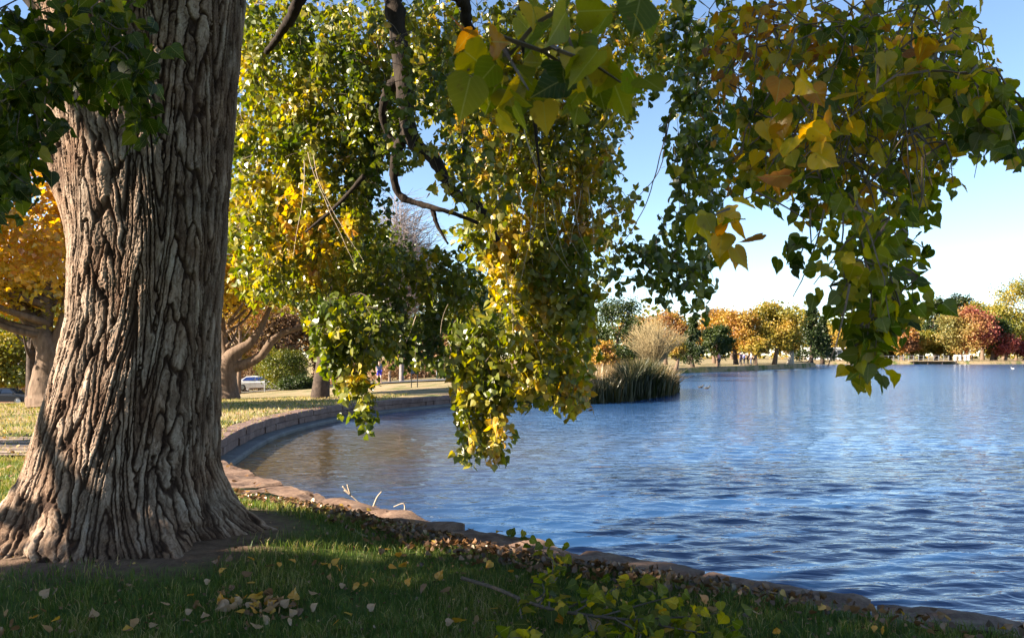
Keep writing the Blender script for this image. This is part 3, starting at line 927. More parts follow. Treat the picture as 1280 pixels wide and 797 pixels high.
limb([PX(455, 220, 9.0), PX(420, 258, 9.2), PX(382, 290, 9.4)], .03, .012, seed=6)
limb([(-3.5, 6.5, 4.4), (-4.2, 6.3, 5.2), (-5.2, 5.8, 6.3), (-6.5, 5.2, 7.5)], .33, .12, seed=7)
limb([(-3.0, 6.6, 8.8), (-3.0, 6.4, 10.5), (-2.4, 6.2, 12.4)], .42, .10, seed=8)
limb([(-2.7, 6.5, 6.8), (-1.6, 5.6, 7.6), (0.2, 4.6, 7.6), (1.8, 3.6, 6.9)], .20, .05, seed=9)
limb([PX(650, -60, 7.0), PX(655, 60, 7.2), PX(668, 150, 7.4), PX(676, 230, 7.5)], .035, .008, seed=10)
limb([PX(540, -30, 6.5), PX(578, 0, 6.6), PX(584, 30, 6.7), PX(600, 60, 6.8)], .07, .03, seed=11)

def add_branch(part, poly, dep, n, length, leaf, hue, seed, mat='leaf', twig_mat='twig', **kw):
    mb, tw = spray(poly, dep, n, length, leaf, hue, seed, **kw)
    if not mb.n: return None
    if tw is not None and tw.n:
        o = under(tw.build('hanging_branch', M[twig_mat]))
    else:
        o = None
    lv = mb.build('leaves', M[mat], o, smooth=(mat == 'leaf_near'))
    if o is None: under(lv)
    if part: (o or lv)['label'] = part
    return o or lv

sky_holes = [[(503, 196), (540, 170), (575, 160), (540, 128), (515, 128), (528, 165), (500, 190), (478, 240), (520, 300), (560, 285), (545, 250), (505, 240)],
             [(775, 160), (800, 135), (825, 140), (838, 205), (842, 240), (800, 290), (770, 260), (770, 225), (780, 200)]]
hole_s1 = [(515, 128), (545, 128), (556, 160), (540, 172), (524, 160)]
hole_s2 = [(478, 212), (500, 200), (532, 196), (541, 218), (528, 245), (500, 244), (484, 236)]
hole_s3 = [(772, 165), (800, 135), (822, 135), (836, 205), (843, 235), (815, 250), (788, 285), (768, 262), (772, 225), (780, 200)]
HL = [hole_s1, hole_s2, hole_s3]

def grad(h0, h1, z0, z1):
    return lambda P: np.interp(P[:, 2], [z0, z1], [h0, h1])

# canopy behind, between the trunk and the limb
add_branch('lit green and yellow foliage next to the trunk', [(280, -10), (480, -10), (500, 120), (470, 215), (455, 330), (430, 420), (395, 440), (370, 370), (305, 372), (285, 310), (288, 180)], (10.0, 12.8), 860, .85, .100, grad(.46, .42, 2.2, 4.6), 101, gaps=.15, holes=HL, per=2, spacing=.06)
add_branch(None, [(285, 140), (400, 120), (420, 250), (400, 370), (300, 365), (285, 300)], (9.6, 10.8), 170, .65, .102, .5, 102, gaps=.3, per=2, spacing=.055)
add_branch(None, [(430, 40), (560, 40), (560, 120), (515, 190), (490, 260), (470, 330), (430, 330), (420, 200)], (9.8, 11.8), 300, .8, .100, .32, 103, gaps=.35, holes=HL, per=2, spacing=.06)
add_branch('thin veil of leaves in front of the high limb', [(465, 10), (560, 0), (600, 110), (640, 250), (610, 300), (540, 230), (490, 200), (470, 130)], (6.6, 7.5), 90, .5, .085, .42, 133, gaps=.5, holes=[hole_s1, hole_s2], per=2, spacing=.06)
# canopy top middle
add_branch('olive and brown foliage hung from the high limb', [(480, -10), (860, -10), (838, 60), (800, 130), (775, 165), (772, 230), (740, 260), (640, 230), (590, 240), (540, 190), (510, 110)], (8.6, 11.0), 760, .8, .096, .48, 104, gaps=.3, holes=HL, per=2, spacing=.06)
add_branch(None, [(560, 20), (700, 10), (770, 90), (770, 200), (720, 260), (610, 255), (560, 190)], (8.4, 9.6), 190, .6, .095, .52, 105, gaps=.55, holes=HL, per=2, spacing=.06, hue_amp=.2)
# dark screen below the limb
add_branch('shaded green foliage behind the lit drapes', [(440, 330), (580, 300), (620, 380), (615, 455), (560, 465), (500, 455), (470, 440), (425, 450)], (10.2, 11.8), 330, .7, .104, .33, 106, gaps=.55, per=2, spacing=.06)
# drape at the person
add_branch('green and gold drape tip hung above the bay', [(395, 365), (450, 360), (500, 395), (490, 430), (462, 460), (452, 482), (425, 486), (405, 455), (390, 430)], (8.1, 8.8), 120, .6, .098, .48, 107, gaps=.35, per=2, spacing=.05)
add_branch(None, [(412, 455), (450, 455), (462, 480), (450, 500), (424, 500)], (8.0, 8.5), 16, .4, .095, .46, 108)
add_branch(None, [(440, 490), (466, 485), (474, 512), (470, 528), (450, 545), (436, 520)], (8.0, 8.5), 16, .4, .095, .42, 109)
# central bright drapes
add_branch('golden lit curtain of leaves hung to the water', [(630, 260), (735, 300), (745, 400), (742, 455), (735, 505), (712, 518), (698, 482), (672, 498), (648, 505), (632, 470), (628, 400), (610, 330)], (8.2, 9.3), 250, .8, .105, .53, 110, gaps=.5, per=2, spacing=.052, hue_amp=.17)
add_branch(None, [(565, 395), (612, 385), (622, 440), (615, 500), (600, 560), (586, 575), (572, 520), (560, 440)], (8.3, 9.0), 95, .8, .105, .47, 111, gaps=.4, per=2, spacing=.05, hue_amp=.12)
add_branch('copper tinted drape tip lowest over the water', [(602, 440), (632, 440), (638, 500), (636, 560), (624, 578), (604, 545), (598, 500)], (8.3, 8.9), 52, .6, .105, .54, 112, gaps=.3, per=2, spacing=.05)
add_branch(None, [(575, 545), (600, 535), (598, 560), (580, 573)], (8.3, 8.6), 9, .3, .10, .5, 113)
add_branch(None, [(560, 240), (700, 220), (770, 230), (800, 262), (780, 290), (740, 310), (700, 340), (620, 345), (570, 310)], (8.4, 9.8), 230, .7, .10, .5, 114, gaps=.45, per=2, spacing=.055, hue_amp=.2)
add_branch('orange lit leaf cluster at the edge of the gold curtain', [(738, 340), (765, 345), (762, 375), (740, 378)], (8.4, 8.8), 13, .3, .105, .72, 115)
# narrow dark curtains on the open sky
add_branch('narrow dark curtain of small leaves against the sky', [(838, -10), (915, -10), (905, 100), (900, 230), (893, 330), (882, 388), (858, 390), (850, 350), (830, 320), (846, 240), (836, 150)], (6.0, 7.2), 160, .75, .085, .36, 116, gaps=.45, per=2, spacing=.055)
add_branch(None, [(745, 285), (800, 285), (845, 300), (856, 345), (840, 366), (812, 358), (790, 352), (755, 352)], (6.6, 7.2), 42, .6, .085, .36, 117, gaps=.35, per=2, spacing=.055)
add_branch(None, [(770, 222), (805, 222), (815, 238), (790, 250), (770, 250)], (7, 7.4), 9, .3, .085, .36, 118)
# nearer boughs, upper right
add_branch('broad shaded bough with copper leaves overhead', [(885, -10), (1240, -10), (1222, 40), (1262, 90), (1285, 120), (1285, 195), (1250, 203), (1205, 185), (1190, 235), (1150, 268), (1115, 300), (1075, 262), (1010, 262), (960, 240), (930, 235), (905, 235), (898, 120)], (2.6, 4.8), 380, .5, .050, .50, 119, kind='near', mat='leaf_near', gaps=.65, per=2, spacing=.05, hue_amp=.22)
add_branch(None, [(1090, 30), (1220, 30), (1285, 110), (1285, 195), (1245, 200), (1195, 180), (1150, 170), (1090, 130)], (2.2, 2.8), 34, .35, .056, .48, 120, kind='near', mat='leaf_near', gaps=.5, per=2, spacing=.05, hue_amp=.2)
add_branch('dark bough tip hung low before the far shore', [(1035, 235), (1125, 250), (1150, 320), (1150, 365), (1176, 390), (1168, 410), (1120, 405), (1100, 425), (1108, 445), (1098, 462), (1078, 462), (1062, 440), (1058, 400), (1036, 380), (1030, 330)], (2.0, 2.6), 50, .45, .048, .47, 121, kind='near', mat='leaf_near', per=2, spacing=.05, hue_amp=.13)
add_branch(None, [(1055, 395), (1110, 392), (1108, 462), (1074, 462)], (1.95, 2.1), 8, .28, .058, .38, 122, kind='near', mat='leaf_near', per=2, spacing=.05)
add_branch(None, [(968, 318), (1015, 305), (1022, 345), (985, 368), (966, 350)], (2.3, 2.5), 4, .25, .062, .18, 123, kind='near', mat='leaf_near', per=2, spacing=.05)
add_branch(None, [(882, 240), (950, 235), (945, 290), (915, 308), (884, 290)], (1.7, 1.85), 4, .16, .062, .70, 124, kind='near', mat='leaf_near', per=2, spacing=.045, hue_amp=.15)
add_branch('copper leaf cluster lit through in the broad bough', [(955, 110), (1058, 100), (1060, 160), (1000, 205), (960, 200)], (1.9, 2.3), 9, .2, .07, .80, 125, kind='near', mat='leaf_near', per=2, spacing=.05, hue_amp=.06)
add_branch(None, [(1125, 25), (1180, 25), (1185, 62), (1150, 75), (1125, 55)], (1.9, 2.2), 5, .15, .065, .80, 126, kind='near', mat='leaf_near', per=2, spacing=.05, hue_amp=.06)
# very near leaves
add_branch('large close leaves in gold and green at the top edge', [(575, 65), (625, 10), (690, -20), (755, 40), (768, 95), (735, 130), (690, 112), (650, 130), (606, 130), (575, 100)], (.95, 1.2), 30, .12, .052, .70, 127, kind='near', mat='leaf_near', per=1, spacing=.045, hue_amp=.16)
add_branch(None, [(690, -40), (860, -60), (860, 0), (760, 10), (700, 10)], (.95, 1.1), 8, .10, .052, .5, 128, kind='near', mat='leaf_near', per=1, spacing=.045, hue_amp=.1)
add_branch(None, [(1110, -50), (1225, -50), (1225, 0), (1110, -5)], (1.1, 1.25), 6, .10, .052, .42, 129, kind='near', mat='leaf_near', per=1, spacing=.045, hue_amp=.08)
add_branch('withered brown leaf cluster beside the gold ones', [(560, 0), (596, 0), (596, 45), (568, 55)], (1.5, 1.6), 4, .10, .055, .93, 130, kind='near', mat='leaf_near', per=2, spacing=.05, hue_amp=.03)
# boughs before the trunk
add_branch('dark green bough crossing in front of the trunk', [(-20, -10), (170, -10), (200, 60), (198, 150), (170, 168), (150, 120), (105, 110), (70, 145), (50, 200), (30, 270), (-20, 280)], (3.6, 4.8), 105, .5, .082, .16, 131, gaps=.25, per=2, spacing=.05, kind='near', mat='leaf_near', hue_amp=.10)
add_branch(None, [(60, 210), (80, 205), (84, 232), (62, 236)], (4.4, 4.6), 3, .1, .075, .15, 132, kind='near', mat='leaf_near')

# bare, thin hanging twigs
def hang_twigs(starts, Y, length, mat='twig', r0=.0032, seed=0, name='bare_twig', sway=.25):
    r = np.random.default_rng(seed); o = None
    for (px, py) in starts:
        mb = MB()
        p = [PX(px, py, Y + r.normal() * .15)]
        d = unit(np.array([r.normal() * sway, r.normal() * sway, -1.0]))
        n = int(length / .05 * r.uniform(.7, 1.2)); c = r.normal() * .05
        for i in range(n):
            d = unit(d + np.array([c + r.normal() * .07, r.normal() * .06, -.06])); p.append(p[-1] + d * .05)
        mb.tube(np.array(p), np.linspace(r0, r0 * .4, len(p)), 4, cap=False)
        o = under(mb.build(name, M[mat]))
    return o
hang_twigs([(385, 190), (380, 200), (392, 195)], 8.2, 1.1, 'pale_twig', .004, 1, sway=.12)
hang_twigs([(645 + i * 9, 225 + (i * 37) % 40) for i in range(11)], 7.9, .8, 'pale_twig', .0032, 2, sway=.1)
hang_twigs([(610, 180), (640, 175), (665, 190), (655, 160)], 7.0, .6, 'pale_twig', .006, 3, sway=.8)
hang_twigs([(838, 140), (834, 150), (842, 180)], 6.4, 1.4, 'twig', .005, 4, sway=.1)
hang_twigs([(945, 90), (952, 100), (960, 110)], 4.5, .8, 'twig', .006, 5, sway=.15)
hang_twigs([(944, 240)], 2.2, .28, 'twig', .0035, 6, sway=.8)
hang_twigs([(1013, 262), (1030, 262), (1070, 240)], 2.3, .25, 'twig', .003, 7, sway=.2)
hang_twigs([(1062, 355)], 2.1, .2, 'twig', .003, 8, sway=.1)
hang_twigs([(632, 330), (640, 345), (625, 355)], 8.0, 1.0, 'pale_twig', .003, 9, sway=.08)
hang_twigs([(520, 395), (560, 380)], 9, .5, 'pale_twig', .004, 10, sway=.5)

# upper crown, above the picture: this is what shades the lawn and the near boughs
def crown_cloud(n, clumps, boxf, leaf, hue, seed, kind='far', sd=.55):
    r = np.random.default_rng(seed)
    cs = boxf(r, clumps)
    idx = r.integers(0, clumps, n)
    P = cs[idx] + r.normal(size=(n, 3)) * np.array([sd, sd, sd * .7])
    return P
def upper(r, k):
    x = r.uniform(-6.5, 5.5, k); y = r.uniform(0, 12, k)
    lo = EYE + .47 * np.maximum(y, 1) + 1.2 + np.where(x < -4, 1.3, 0)
    return np.column_stack([x, y, lo + r.uniform(0, 1, k) ** 1.5 * (13 - lo)])
Pu = crown_cloud(26000, 260, upper, .11, .3, 201)
v_ok = (Pu[:, 2] > EYE + .46 * np.maximum(Pu[:, 1], .6) + .25)
Pu = Pu[v_ok]
mbu = MB(); add_leaves(mbu, Pu, .13, .32 + .15 * hue_noise_a(Pu) + rng.normal(size=len(Pu)) * .05, 'far')
under(mbu.build('crown', M['leaf_far']))

# ------------------------------------------------------------------ other trees
def make_tree(name, label, px, base_py, Y, top_py, half_px, hue, n=6000, mat='leaf_far', bark='far_bark', shape='round', bottom=.28, trunk_px=6, group=None, hue_amp=.12, leaf=None, seed=None, lean=0.0, cat='tree', clump=60, X=None, z0=None, hue_x=0.0, forks=None):
    seed = seed if seed is not None else int(px * 7 + Y * 3) % 100000
    r = np.random.default_rng(seed)
    X = (px - 640) / F * Y if X is None else X
    zb = float(zg(X, Y)) if z0 is None else z0
    top = EYE - (top_py - HZ) / F * Y
    H = top - zb; rw = half_px / F * Y
    root = thing(name, (X, Y, zb), label, cat, group)
    leaf = leaf or max(.11, Y * .0023)
    # crown
    cz0 = H * bottom; ch = H - cz0
    d = unit(r.normal(size=(clump, 3))); rad = r.uniform(.25, 1, clump) ** .45 * .82
    if shape == 'round':
        c = d * rad[:, None] * np.array([rw, rw, ch / 2]) + np.array([lean * rw, 0, cz0 + ch / 2])
        cs = np.full(clump, min(rw, ch / 2) * .24)
    elif shape == 'cone':
        t = r.uniform(0, 1, clump) ** .75
        a = r.uniform(0, 6.28, clump); q = rw * (1 - t) * r.uniform(.35, .95, clump)
        c = np.column_stack([np.cos(a) * q, np.sin(a) * q, cz0 + t * ch * .97]); cs = rw * (.28 - .17 * t)
    elif shape == 'tall':
        t = r.uniform(0, 1, clump); a = r.uniform(0, 6.28, clump)
        q = rw * np.sqrt(np.clip(np.sin(math.pi * (t * .86 + .1)), 0, 1)) * r.uniform(.3, .95, clump)
        c = np.column_stack([np.cos(a) * q, np.sin(a) * q, cz0 + t * ch * .95]); cs = np.full(clump, rw * .23)
    else:      # dome: flat bottom
        d[:, 2] = np.abs(d[:, 2])
        c = d * rad[:, None] * np.array([rw, rw, ch * .9]) + np.array([lean * rw, 0, cz0]); cs = np.full(clump, min(rw, ch) * .22)
    if Y > 50: n = int(n * 1.6)
    idx = r.integers(0, clump, n)
    g = r.normal(size=(n, 3)); g[:, 2] *= .8
    P = c[idx] + g * cs[idx][:, None] * .62
    P = P[P[:, 2] > cz0 * .75]
    idx = idx[:len(P)] if len(P) == n else r.integers(0, clump, len(P))
    outw = unit(P - np.array([0, 0, cz0 + ch * .45]))
    W = P + np.array([X, Y, zb])
    ch_h = r.normal(size=clump)
    h = hue + hue_amp * (.8 * Noise(seed + 5, .9 / max(rw, .5), 10)(P)) + r.normal(size=len(P)) * .05 + hue_x * P[:, 0] / rw
    mb = MB(); add_leaves(mb, P, leaf, h, 'far', droop=.3, r=r, normal_bias=outw * 1.1 + np.array([0, 0, .35]), spread=.9)
    mb.build('crown', M[mat], root)
    # trunk with limbs
    tr = trunk_px / F * Y / 2
    tb = MB()
    bend = r.normal(size=2) * tr * .8
    hh = np.linspace(-.1, 1, 9)
    mid = cz0 + ch * .55
    pts = np.column_stack([bend[0] * np.sin(hh * 2.2) + lean * rw * .5 * np.clip(hh, 0, 1), bend[1] * np.sin(hh * 2), hh * mid])
    rr = tr * (1.25 - .8 * np.clip(hh, 0, 1)); rr[0] *= 1.3; rr[1] *= 1.12
    if forks:
        pts = pts[:1]; 
        fk = [np.array(q, float) for q in forks]
        for q, r0 in fk and [(q[:, :3], q[:, 3]) for q in fk]:
            m = catmull(q, 6); rv = np.interp(np.linspace(0, 1, len(m)), np.linspace(0, 1, len(r0)), r0)
            m = m + r.normal(size=m.shape) * rv[:, None] * .02
            tb.tube(m, rv, 12)
    else:
        tb.tube(pts, rr, 8)
    ks = np.argsort(c[:, 2])[:: max(1, clump // 9)]
    for k in ks:
        a0 = np.clip(c[k][2] * .55, cz0 * .6, mid * .95)
        s = np.array([np.interp(a0, pts[:, 2], pts[:, 0]) if len(pts) > 1 else 0, np.interp(a0, pts[:, 2], pts[:, 1]) if len(pts) > 1 else 0, a0])
        m = (s + c[k]) / 2 + np.array([0, 0, -.05 * H])
        tb.tube(catmull(np.array([s, m, c[k]]), 4), np.linspace(tr * .42, tr * .1, 9), 5)
    tb.build('trunk', M[bark], root, smooth=True)
    return root

# trees that shade the lawn from outside the picture

def shade_tree():
    X, Y = -11.5, 1.6
    root = thing('cottonwood', (X, Y, 0), 'broad leafy cottonwood on the lawn beyond the edge of view, shading the near grass', 'tree')
    r = np.random.default_rng(78)
    k = 190
    c = np.column_stack([r.uniform(-3.2, 3.0, k), r.uniform(-7.0, 3.6, k), r.uniform(2.7, 10.3, k)])
    idx = r.integers(0, k, 27000)
    P = c[idx] + r.normal(size=(27000, 3)) * .5
    Yp = P[:, 1] + Y + .287 * (-3.2 - (P[:, 0] + X))      # where this leaf's shadow passes the big trunk
    P = P[((Yp < 5.7) | ((P[:, 2] < 3.6) & (Yp < 6.3))) & (P[:, 0] + X < -.7 * (P[:, 1] + Y) - 1.0)]
    mb = MB(); add_leaves(mb, P, .19, .3 + .1 * r.normal(size=len(P)), 'far', r=r)
    mb.build('crown', M['leaf_far'], root)
    tb = MB(); tb.tube(catmull(np.array([(0, 0, -.1), (.1, 0, 1.5), (0, .2, 3), (.3, .2, 6), (.2, 0, 9)]), 4), np.linspace(.55, .12, 17), 12)
    for q in range(0, k, 12):
        z0 = c[q][2] * .6; tb.tube(catmull(np.array([(0.1, .1, z0), c[q] * .5 + np.array([0, 0, z0 * .4]), c[q]]), 4), np.linspace(.16, .03, 9), 6)
    tb.build('trunk', M['far_bark'], root, smooth=True)
shade_tree()
for i, (x, y, h) in enumerate(((-14.2, 12.95, 3.4), (-13.1, 13.55, 3.0), (-15.0, 14.2, 3.8), (-13.6, 14.75, 3.1))):
    make_tree('young_ash', ['slim young ash with yellow crown by the paved path', 'shortest slim ash by the paved path', 'tallest slim ash by the paved path', 'slim ash with a bent stem by the paved path'][i],
              0, 0, y, HZ - (h - EYE) / y * F, .6 / y * F, .6, n=500, X=x, z0=0, bottom=.75, trunk_px=.15 / y * F, seed=300 + i, clump=14, leaf=.12, group='young ash trees by the path')

# behind the big trunk, left part
make_tree('old_cottonwood', 'old cottonwood with rust and gold crown and two crooked limbs beyond the big trunk', 62, 517, 25, 185, 190, .70, n=20000, shape='round', bottom=.30, trunk_px=26, lean=-.35, clump=130, mat='leaf', seed=401, hue_amp=.16, leaf=.19,
          forks=[[(0.1, 0, -.2, .85), (0, 0, .35, .62), (0, 0, 1.1, .45), (.05, 0, 1.7, .42), (-.45, .1, 2.5, .3), (-1.2, 0, 3.4, .2), (-2.2, 0, 4.6, .1)],
                 [(.05, 0, 1.3, .42), (.35, .1, 2.1, .32), (.5, .2, 3.2, .22), (.4, .3, 5.2, .1)],
                 [(-.3, 0, 2.2, .24), (-.1, .1, 3.1, .18), (-.3, .2, 4.6, .1)]])
make_tree('old_cottonwood', 'old ochre crowned tree at the bay with a long low bent limb', 284, 497, 36, 235, 125, .66, n=17000, shape='round', bottom=.36, trunk_px=12, clump=110, mat='leaf', seed=402, hue_amp=.14, leaf=.20,
          forks=[[(0, 0, -.2, .72), (0, 0, .3, .5), (-.02, 0, 1.1, .43), (.1, 0, 1.75, .40), (.55, 0, 2.2, .26), (1.0, 0, 2.5, .2), (1.5, .2, 3.3, .14), (2, .3, 4.6, .07)],
                 [(.05, 0, 1.4, .30), (.75, .1, 1.55, .22), (1.5, .1, 1.95, .2), (2.1, 0, 2.7, .17), (2.9, 0, 3.1, .12), (4.0, 0, 3.3, .06)],
                 [(-.05, 0, 1.4, .3), (-.3, .3, 2.6, .22), (-.5, .5, 4.4, .1)]])
make_tree('shade_tree', 'dark trunked tree in shade just behind the rust crowned cottonwood', 40, 511, 33, 330, 60, .45, n=3500, bark='dark_bark', bottom=.42, trunk_px=12, seed=403)
make_tree('shade_tree', 'dark trunked tree standing at the bay between the wall and the road', 400, 497, 33, 250, 130, .45, n=9000, bark='dark_bark', bottom=.45, trunk_px=17, seed=404, leaf=.2)
make_tree('street_tree', 'slim pale trunked tree by the white car', 298, 494, 62, 330, 60, .78, n=4000, bottom=.45, trunk_px=5, seed=405)
make_tree('shrub', 'rounded olive shrub beside the road past the white car', 352, 491, 66, 430, 36, .42, n=4500, bottom=.02, trunk_px=3, shape='round', cat='shrub', seed=406)
make_tree('shrub', 'dark low shrub at the foot of the olive one', 372, 489, 63, 462, 30, .12, n=2500, bottom=.02, trunk_px=3, shape='dome', cat='shrub', seed=407)
for i, (px, tp, hw, Y, hu, lab) in enumerate(((310, 425, 55, 88, .55, 'copper hedge behind the white car'), (430, 445, 50, 80, .62, 'copper hedge behind the dark trunked tree'), (500, 438, 42, 74, .66, 'copper hedge behind the blue board'), (553, 442, 34, 74, .75, 'paler pink copper hedge by the white sign'), (610, 448, 50, 70, .5, 'dull copper hedge behind the hanging drapes'), (680, 452, 50, 66, .5, 'low brown hedge behind the gold curtain'))):
    make_tree('hedge', lab, px, 0, Y, tp, hw, hu, n=4500, mat='leaf_brown', shape='dome', bottom=.01, trunk_px=2, cat='hedge', seed=420 + i, hue_amp=.2, clump=50)
for i, (px, tp, hw, Y, hu, sh, lab) in enumerate((
        (-10, 300, 90, 90, .3, 'round', 'large green tree over the brick house'),
        (130, 330, 90, 110, .55, 'round', 'golden tree far behind the big trunk'),
        (300, 300, 75, 105, .42, 'round', 'olive tree over the parked cars'),
        (395, 320, 62, 98, .75, 'round', 'rust tree between the olive shrub and the road'),
        (455, 345, 50, 92, .22, 'tall', 'dark green tree behind the copper hedge'),
        (585, 330, 48, 100, .5, 'round', 'ochre tree behind the central drapes'),
        (650, 350, 55, 110, .30, 'round', 'green tree behind the gold curtain'),
        (705, 372, 36, 95, .4, 'round', 'olive tree at the edge of the gold curtain'))):
    make_tree('park_tree', lab, px, 0, Y, tp, hw, hu, n=7000, shape=sh, bottom=.2, trunk_px=6, seed=440 + i, clump=80)
# on the point and behind the reeds
make_tree('spruce', 'big grey green tree rising behind the small orange tree', 772, 458, 72, 372, 42, .13, n=9000, shape='tall', bottom=.06, trunk_px=6, seed=460, hue_amp=.08)
make_tree('ornamental_pear', 'small orange tree with a red foot behind the reeds', 755, 462, 56, 413, 20, .72, n=3500, shape='dome', bottom=.30, trunk_px=2.5, seed=461, mat='leaf_far', hue_amp=.12)
make_tree('pine', 'dark blue green pine beside the round green tree', 866, 456, 92, 396, 22, .05, n=4500, shape='cone', bottom=.08, trunk_px=4, seed=462, bark='dark_bark', hue_amp=.05)
make_tree('park_tree', 'small gold tree at the foot of the dark pine', 845, 458, 80, 418, 14, .66, n=2200, bottom=.25, trunk_px=4, seed=463)
make_tree('park_tree', 'round dark green tree at the root of the point', 897, 456, 95, 404, 22, .16, n=4500, bottom=.16, trunk_px=3, seed=464, hue_amp=.08)
make_tree('park_tree', 'brown crowned tree behind the willow', 832, 455, 110, 386, 34, .84, n=4000, bottom=.2, trunk_px=4, seed=465)
make_tree('park_tree', 'rust tree between the pine and the orange maple', 893, 455, 125, 380, 26, .82, n=4000, bottom=.2, trunk_px=4, seed=466)
make_tree('maple', 'bright orange maple on the point', 920, 456, 112, 381, 33, .745, n=8500, bottom=.18, trunk_px=5, bark='dark_bark', seed=467, hue_amp=.07, clump=70)
make_tree('maple', 'gold and green maple on the point with a clean trunk', 968, 455, 112, 375, 38, .60, n=9500, bottom=.17, trunk_px=5, seed=468, hue_amp=.12, clump=80)
make_tree('maple', 'low yellow tree under the two big maples', 945, 456, 106, 420, 22, .66, n=2500, bottom=.3, trunk_px=3, seed=469)
make_tree('maple', 'small orange tree at the tip of the point with a thick bole', 988, 457, 118, 412, 18, .72, n=2500, bottom=.3, trunk_px=7, bark='pale_bark', seed=470)
make_tree('spruce', 'dark spruce behind the tip of the point', 1014, 452, 150, 374, 24, .06, n=6000, shape='cone', bottom=.04, trunk_px=4, bark='dark_bark', seed=471, hue_amp=.05)
make_tree('spruce', 'shorter black green spruce by the white pavilion', 1028, 452, 155, 395, 18, .03, n=4000, shape='cone', bottom=.03, trunk_px=4, bark='dark_bark', seed=472, hue_amp=.04)
# far shore
far = [(1048, 402, 22, .66, 'round', 'leaf_far', 'gold tree over the white pavilion'),
       (1075, 396, 26, .42, 'round', 'leaf_far', 'olive tree on the far shore behind the low bough'),
       (1098, 400, 24, .74, 'round', 'leaf_far', 'orange tree on the far shore behind the fence'),
       (1128, 406, 22, .86, 'round', 'leaf_far', 'tan brown tree behind the fence on the far shore'),
       (1150, 412, 22, .54, 'round', 'leaf_far', 'lime yellow tree beside the tan brown tree'),
       (1170, 414, 18, .48, 'round', 'leaf_far', 'small lime tree beside the big red tree'),
       (1240, 392, 24, .15, 'round', 'leaf_far', 'dark green tree behind the big red tree')]
for i, (px, tp, hw, hu, sh, mt, lab) in enumerate(far):
    make_tree('park_tree', lab, px, 450, 184 + (i % 3) * 4, tp, hw, hu, n=5000, mat=mt, shape=sh, bottom=.14, trunk_px=4, seed=480 + i, clump=60)
make_tree('maple', 'big maple turning from yellow to red on the far shore', 1207, 448, 182, 380, 36, .50, n=10000, mat='leaf_red', bottom=.12, trunk_px=5, seed=490, hue_amp=.18, hue_x=.24, clump=90)
make_tree('crab_apple', 'small crimson tree on the far lawn', 1257, 446, 182, 414, 17, .80, n=3000, mat='leaf_red', bottom=.15, trunk_px=3, seed=491, hue_amp=.12)
make_tree('crab_apple', 'smaller dull crimson tree below the tall gold tree', 1280, 446, 184, 424, 13, .88, n=2500, mat='leaf_red', bottom=.15, trunk_px=3, seed=492, hue_amp=.08)
make_tree('cottonwood', 'tall yellow green cottonwood with pale trunk over the crimson trees', 1285, 446, 190, 343, 40, .52, n=11000, bark='pale_bark', shape='tall', bottom=.16, trunk_px=6, seed=493, clump=100)
make_tree('pine', 'dark pine top over the lime trees', 1170, 448, 215, 371, 17, .06, n=3500, shape='tall', bottom=.2, trunk_px=4, bark='dark_bark', seed=494, hue_amp=.04)
make_tree('pine', 'dark pine top over the big red tree', 1200, 448, 220, 366, 20, .05, n=4000, shape='tall', bottom=.2, trunk_px=4, bark='dark_bark', seed=495, hue_amp=.04)
make_tree('park_tree', 'tall olive tree behind the red side of the big maple', 1228, 448, 210, 371, 26, .50, n=5500, bottom=.15, trunk_px=4, seed=496)
for i, (px, tp, hw, hu, lab) in enumerate(((1100, 388, 30, .62, 'tall gold tree behind the orange one'), (1140, 384, 24, .50, 'tall olive gold tree behind the tan brown one'), (1255, 378, 24, .6, 'gold tree between the big maple and the tall cottonwood'), (1345, 380, 40, .5, 'olive tree past the tall cottonwood'), (1420, 380, 50, .7, 'orange tree past the tall cottonwood'), (915, 392, 26, .8, 'rust tree behind the orange maple'), (800, 392, 30, .82, 'bare topped brown tree behind the big grey green tree'), (1030, 400, 26, .5, 'olive tree behind the spruces'))):
    make_tree('park_tree', lab, px, 448, 235, tp, hw, hu, n=4500, bottom=.12, trunk_px=4, seed=500 + i)
for i, (px, Y, tp, hw, hu, lab) in enumerate(((1062, 192, 408, 18, .72, 'small orange tree between the pavilion and the olive tree'), (1112, 192, 418, 16, .5, 'low lime tree under the orange tree'), (1188, 190, 412, 16, .62, 'yellow tree at the near flank of the big red tree'),
        (1245, 188, 408, 16, .7, 'rust tree just behind the crimson one'), (1270, 195, 400, 20, .5, 'olive tree between the crimson tree and the tall cottonwood'), (1310, 195, 395, 26, .66, 'gold tree past the tall cottonwood'))):
    make_tree('park_tree', lab, px, 448, Y, tp, hw, hu, n=4000, bottom=.08, trunk_px=3, seed=540 + i)
for i, (px, Y, tp, hw, hu, mt, lab) in enumerate(((275, 78, 395, 40, .70, 'leaf_far', 'orange tree behind the bent limb'), (335, 92, 370, 48, .5, 'leaf_brown', 'brown oak over the olive shrub'), (420, 95, 365, 46, .45, 'leaf_brown', 'brown oak behind the hanging drape'),
        (520, 90, 390, 44, .3, 'leaf_far', 'green tree behind the blue board'), (20, 80, 400, 70, .55, 'leaf_far', 'gold bush before the brick house'), (600, 85, 395, 40, .4, 'leaf_far', 'olive tree behind the copper drape tip'), (560, 88, 410, 40, .6, 'leaf_brown', 'brown oak by the white sign'))):
    make_tree('park_tree', lab, px, 490, Y, tp, hw, hu, n=8000, mat=mt, bottom=.10, trunk_px=4, seed=560 + i, clump=70, leaf=.34)
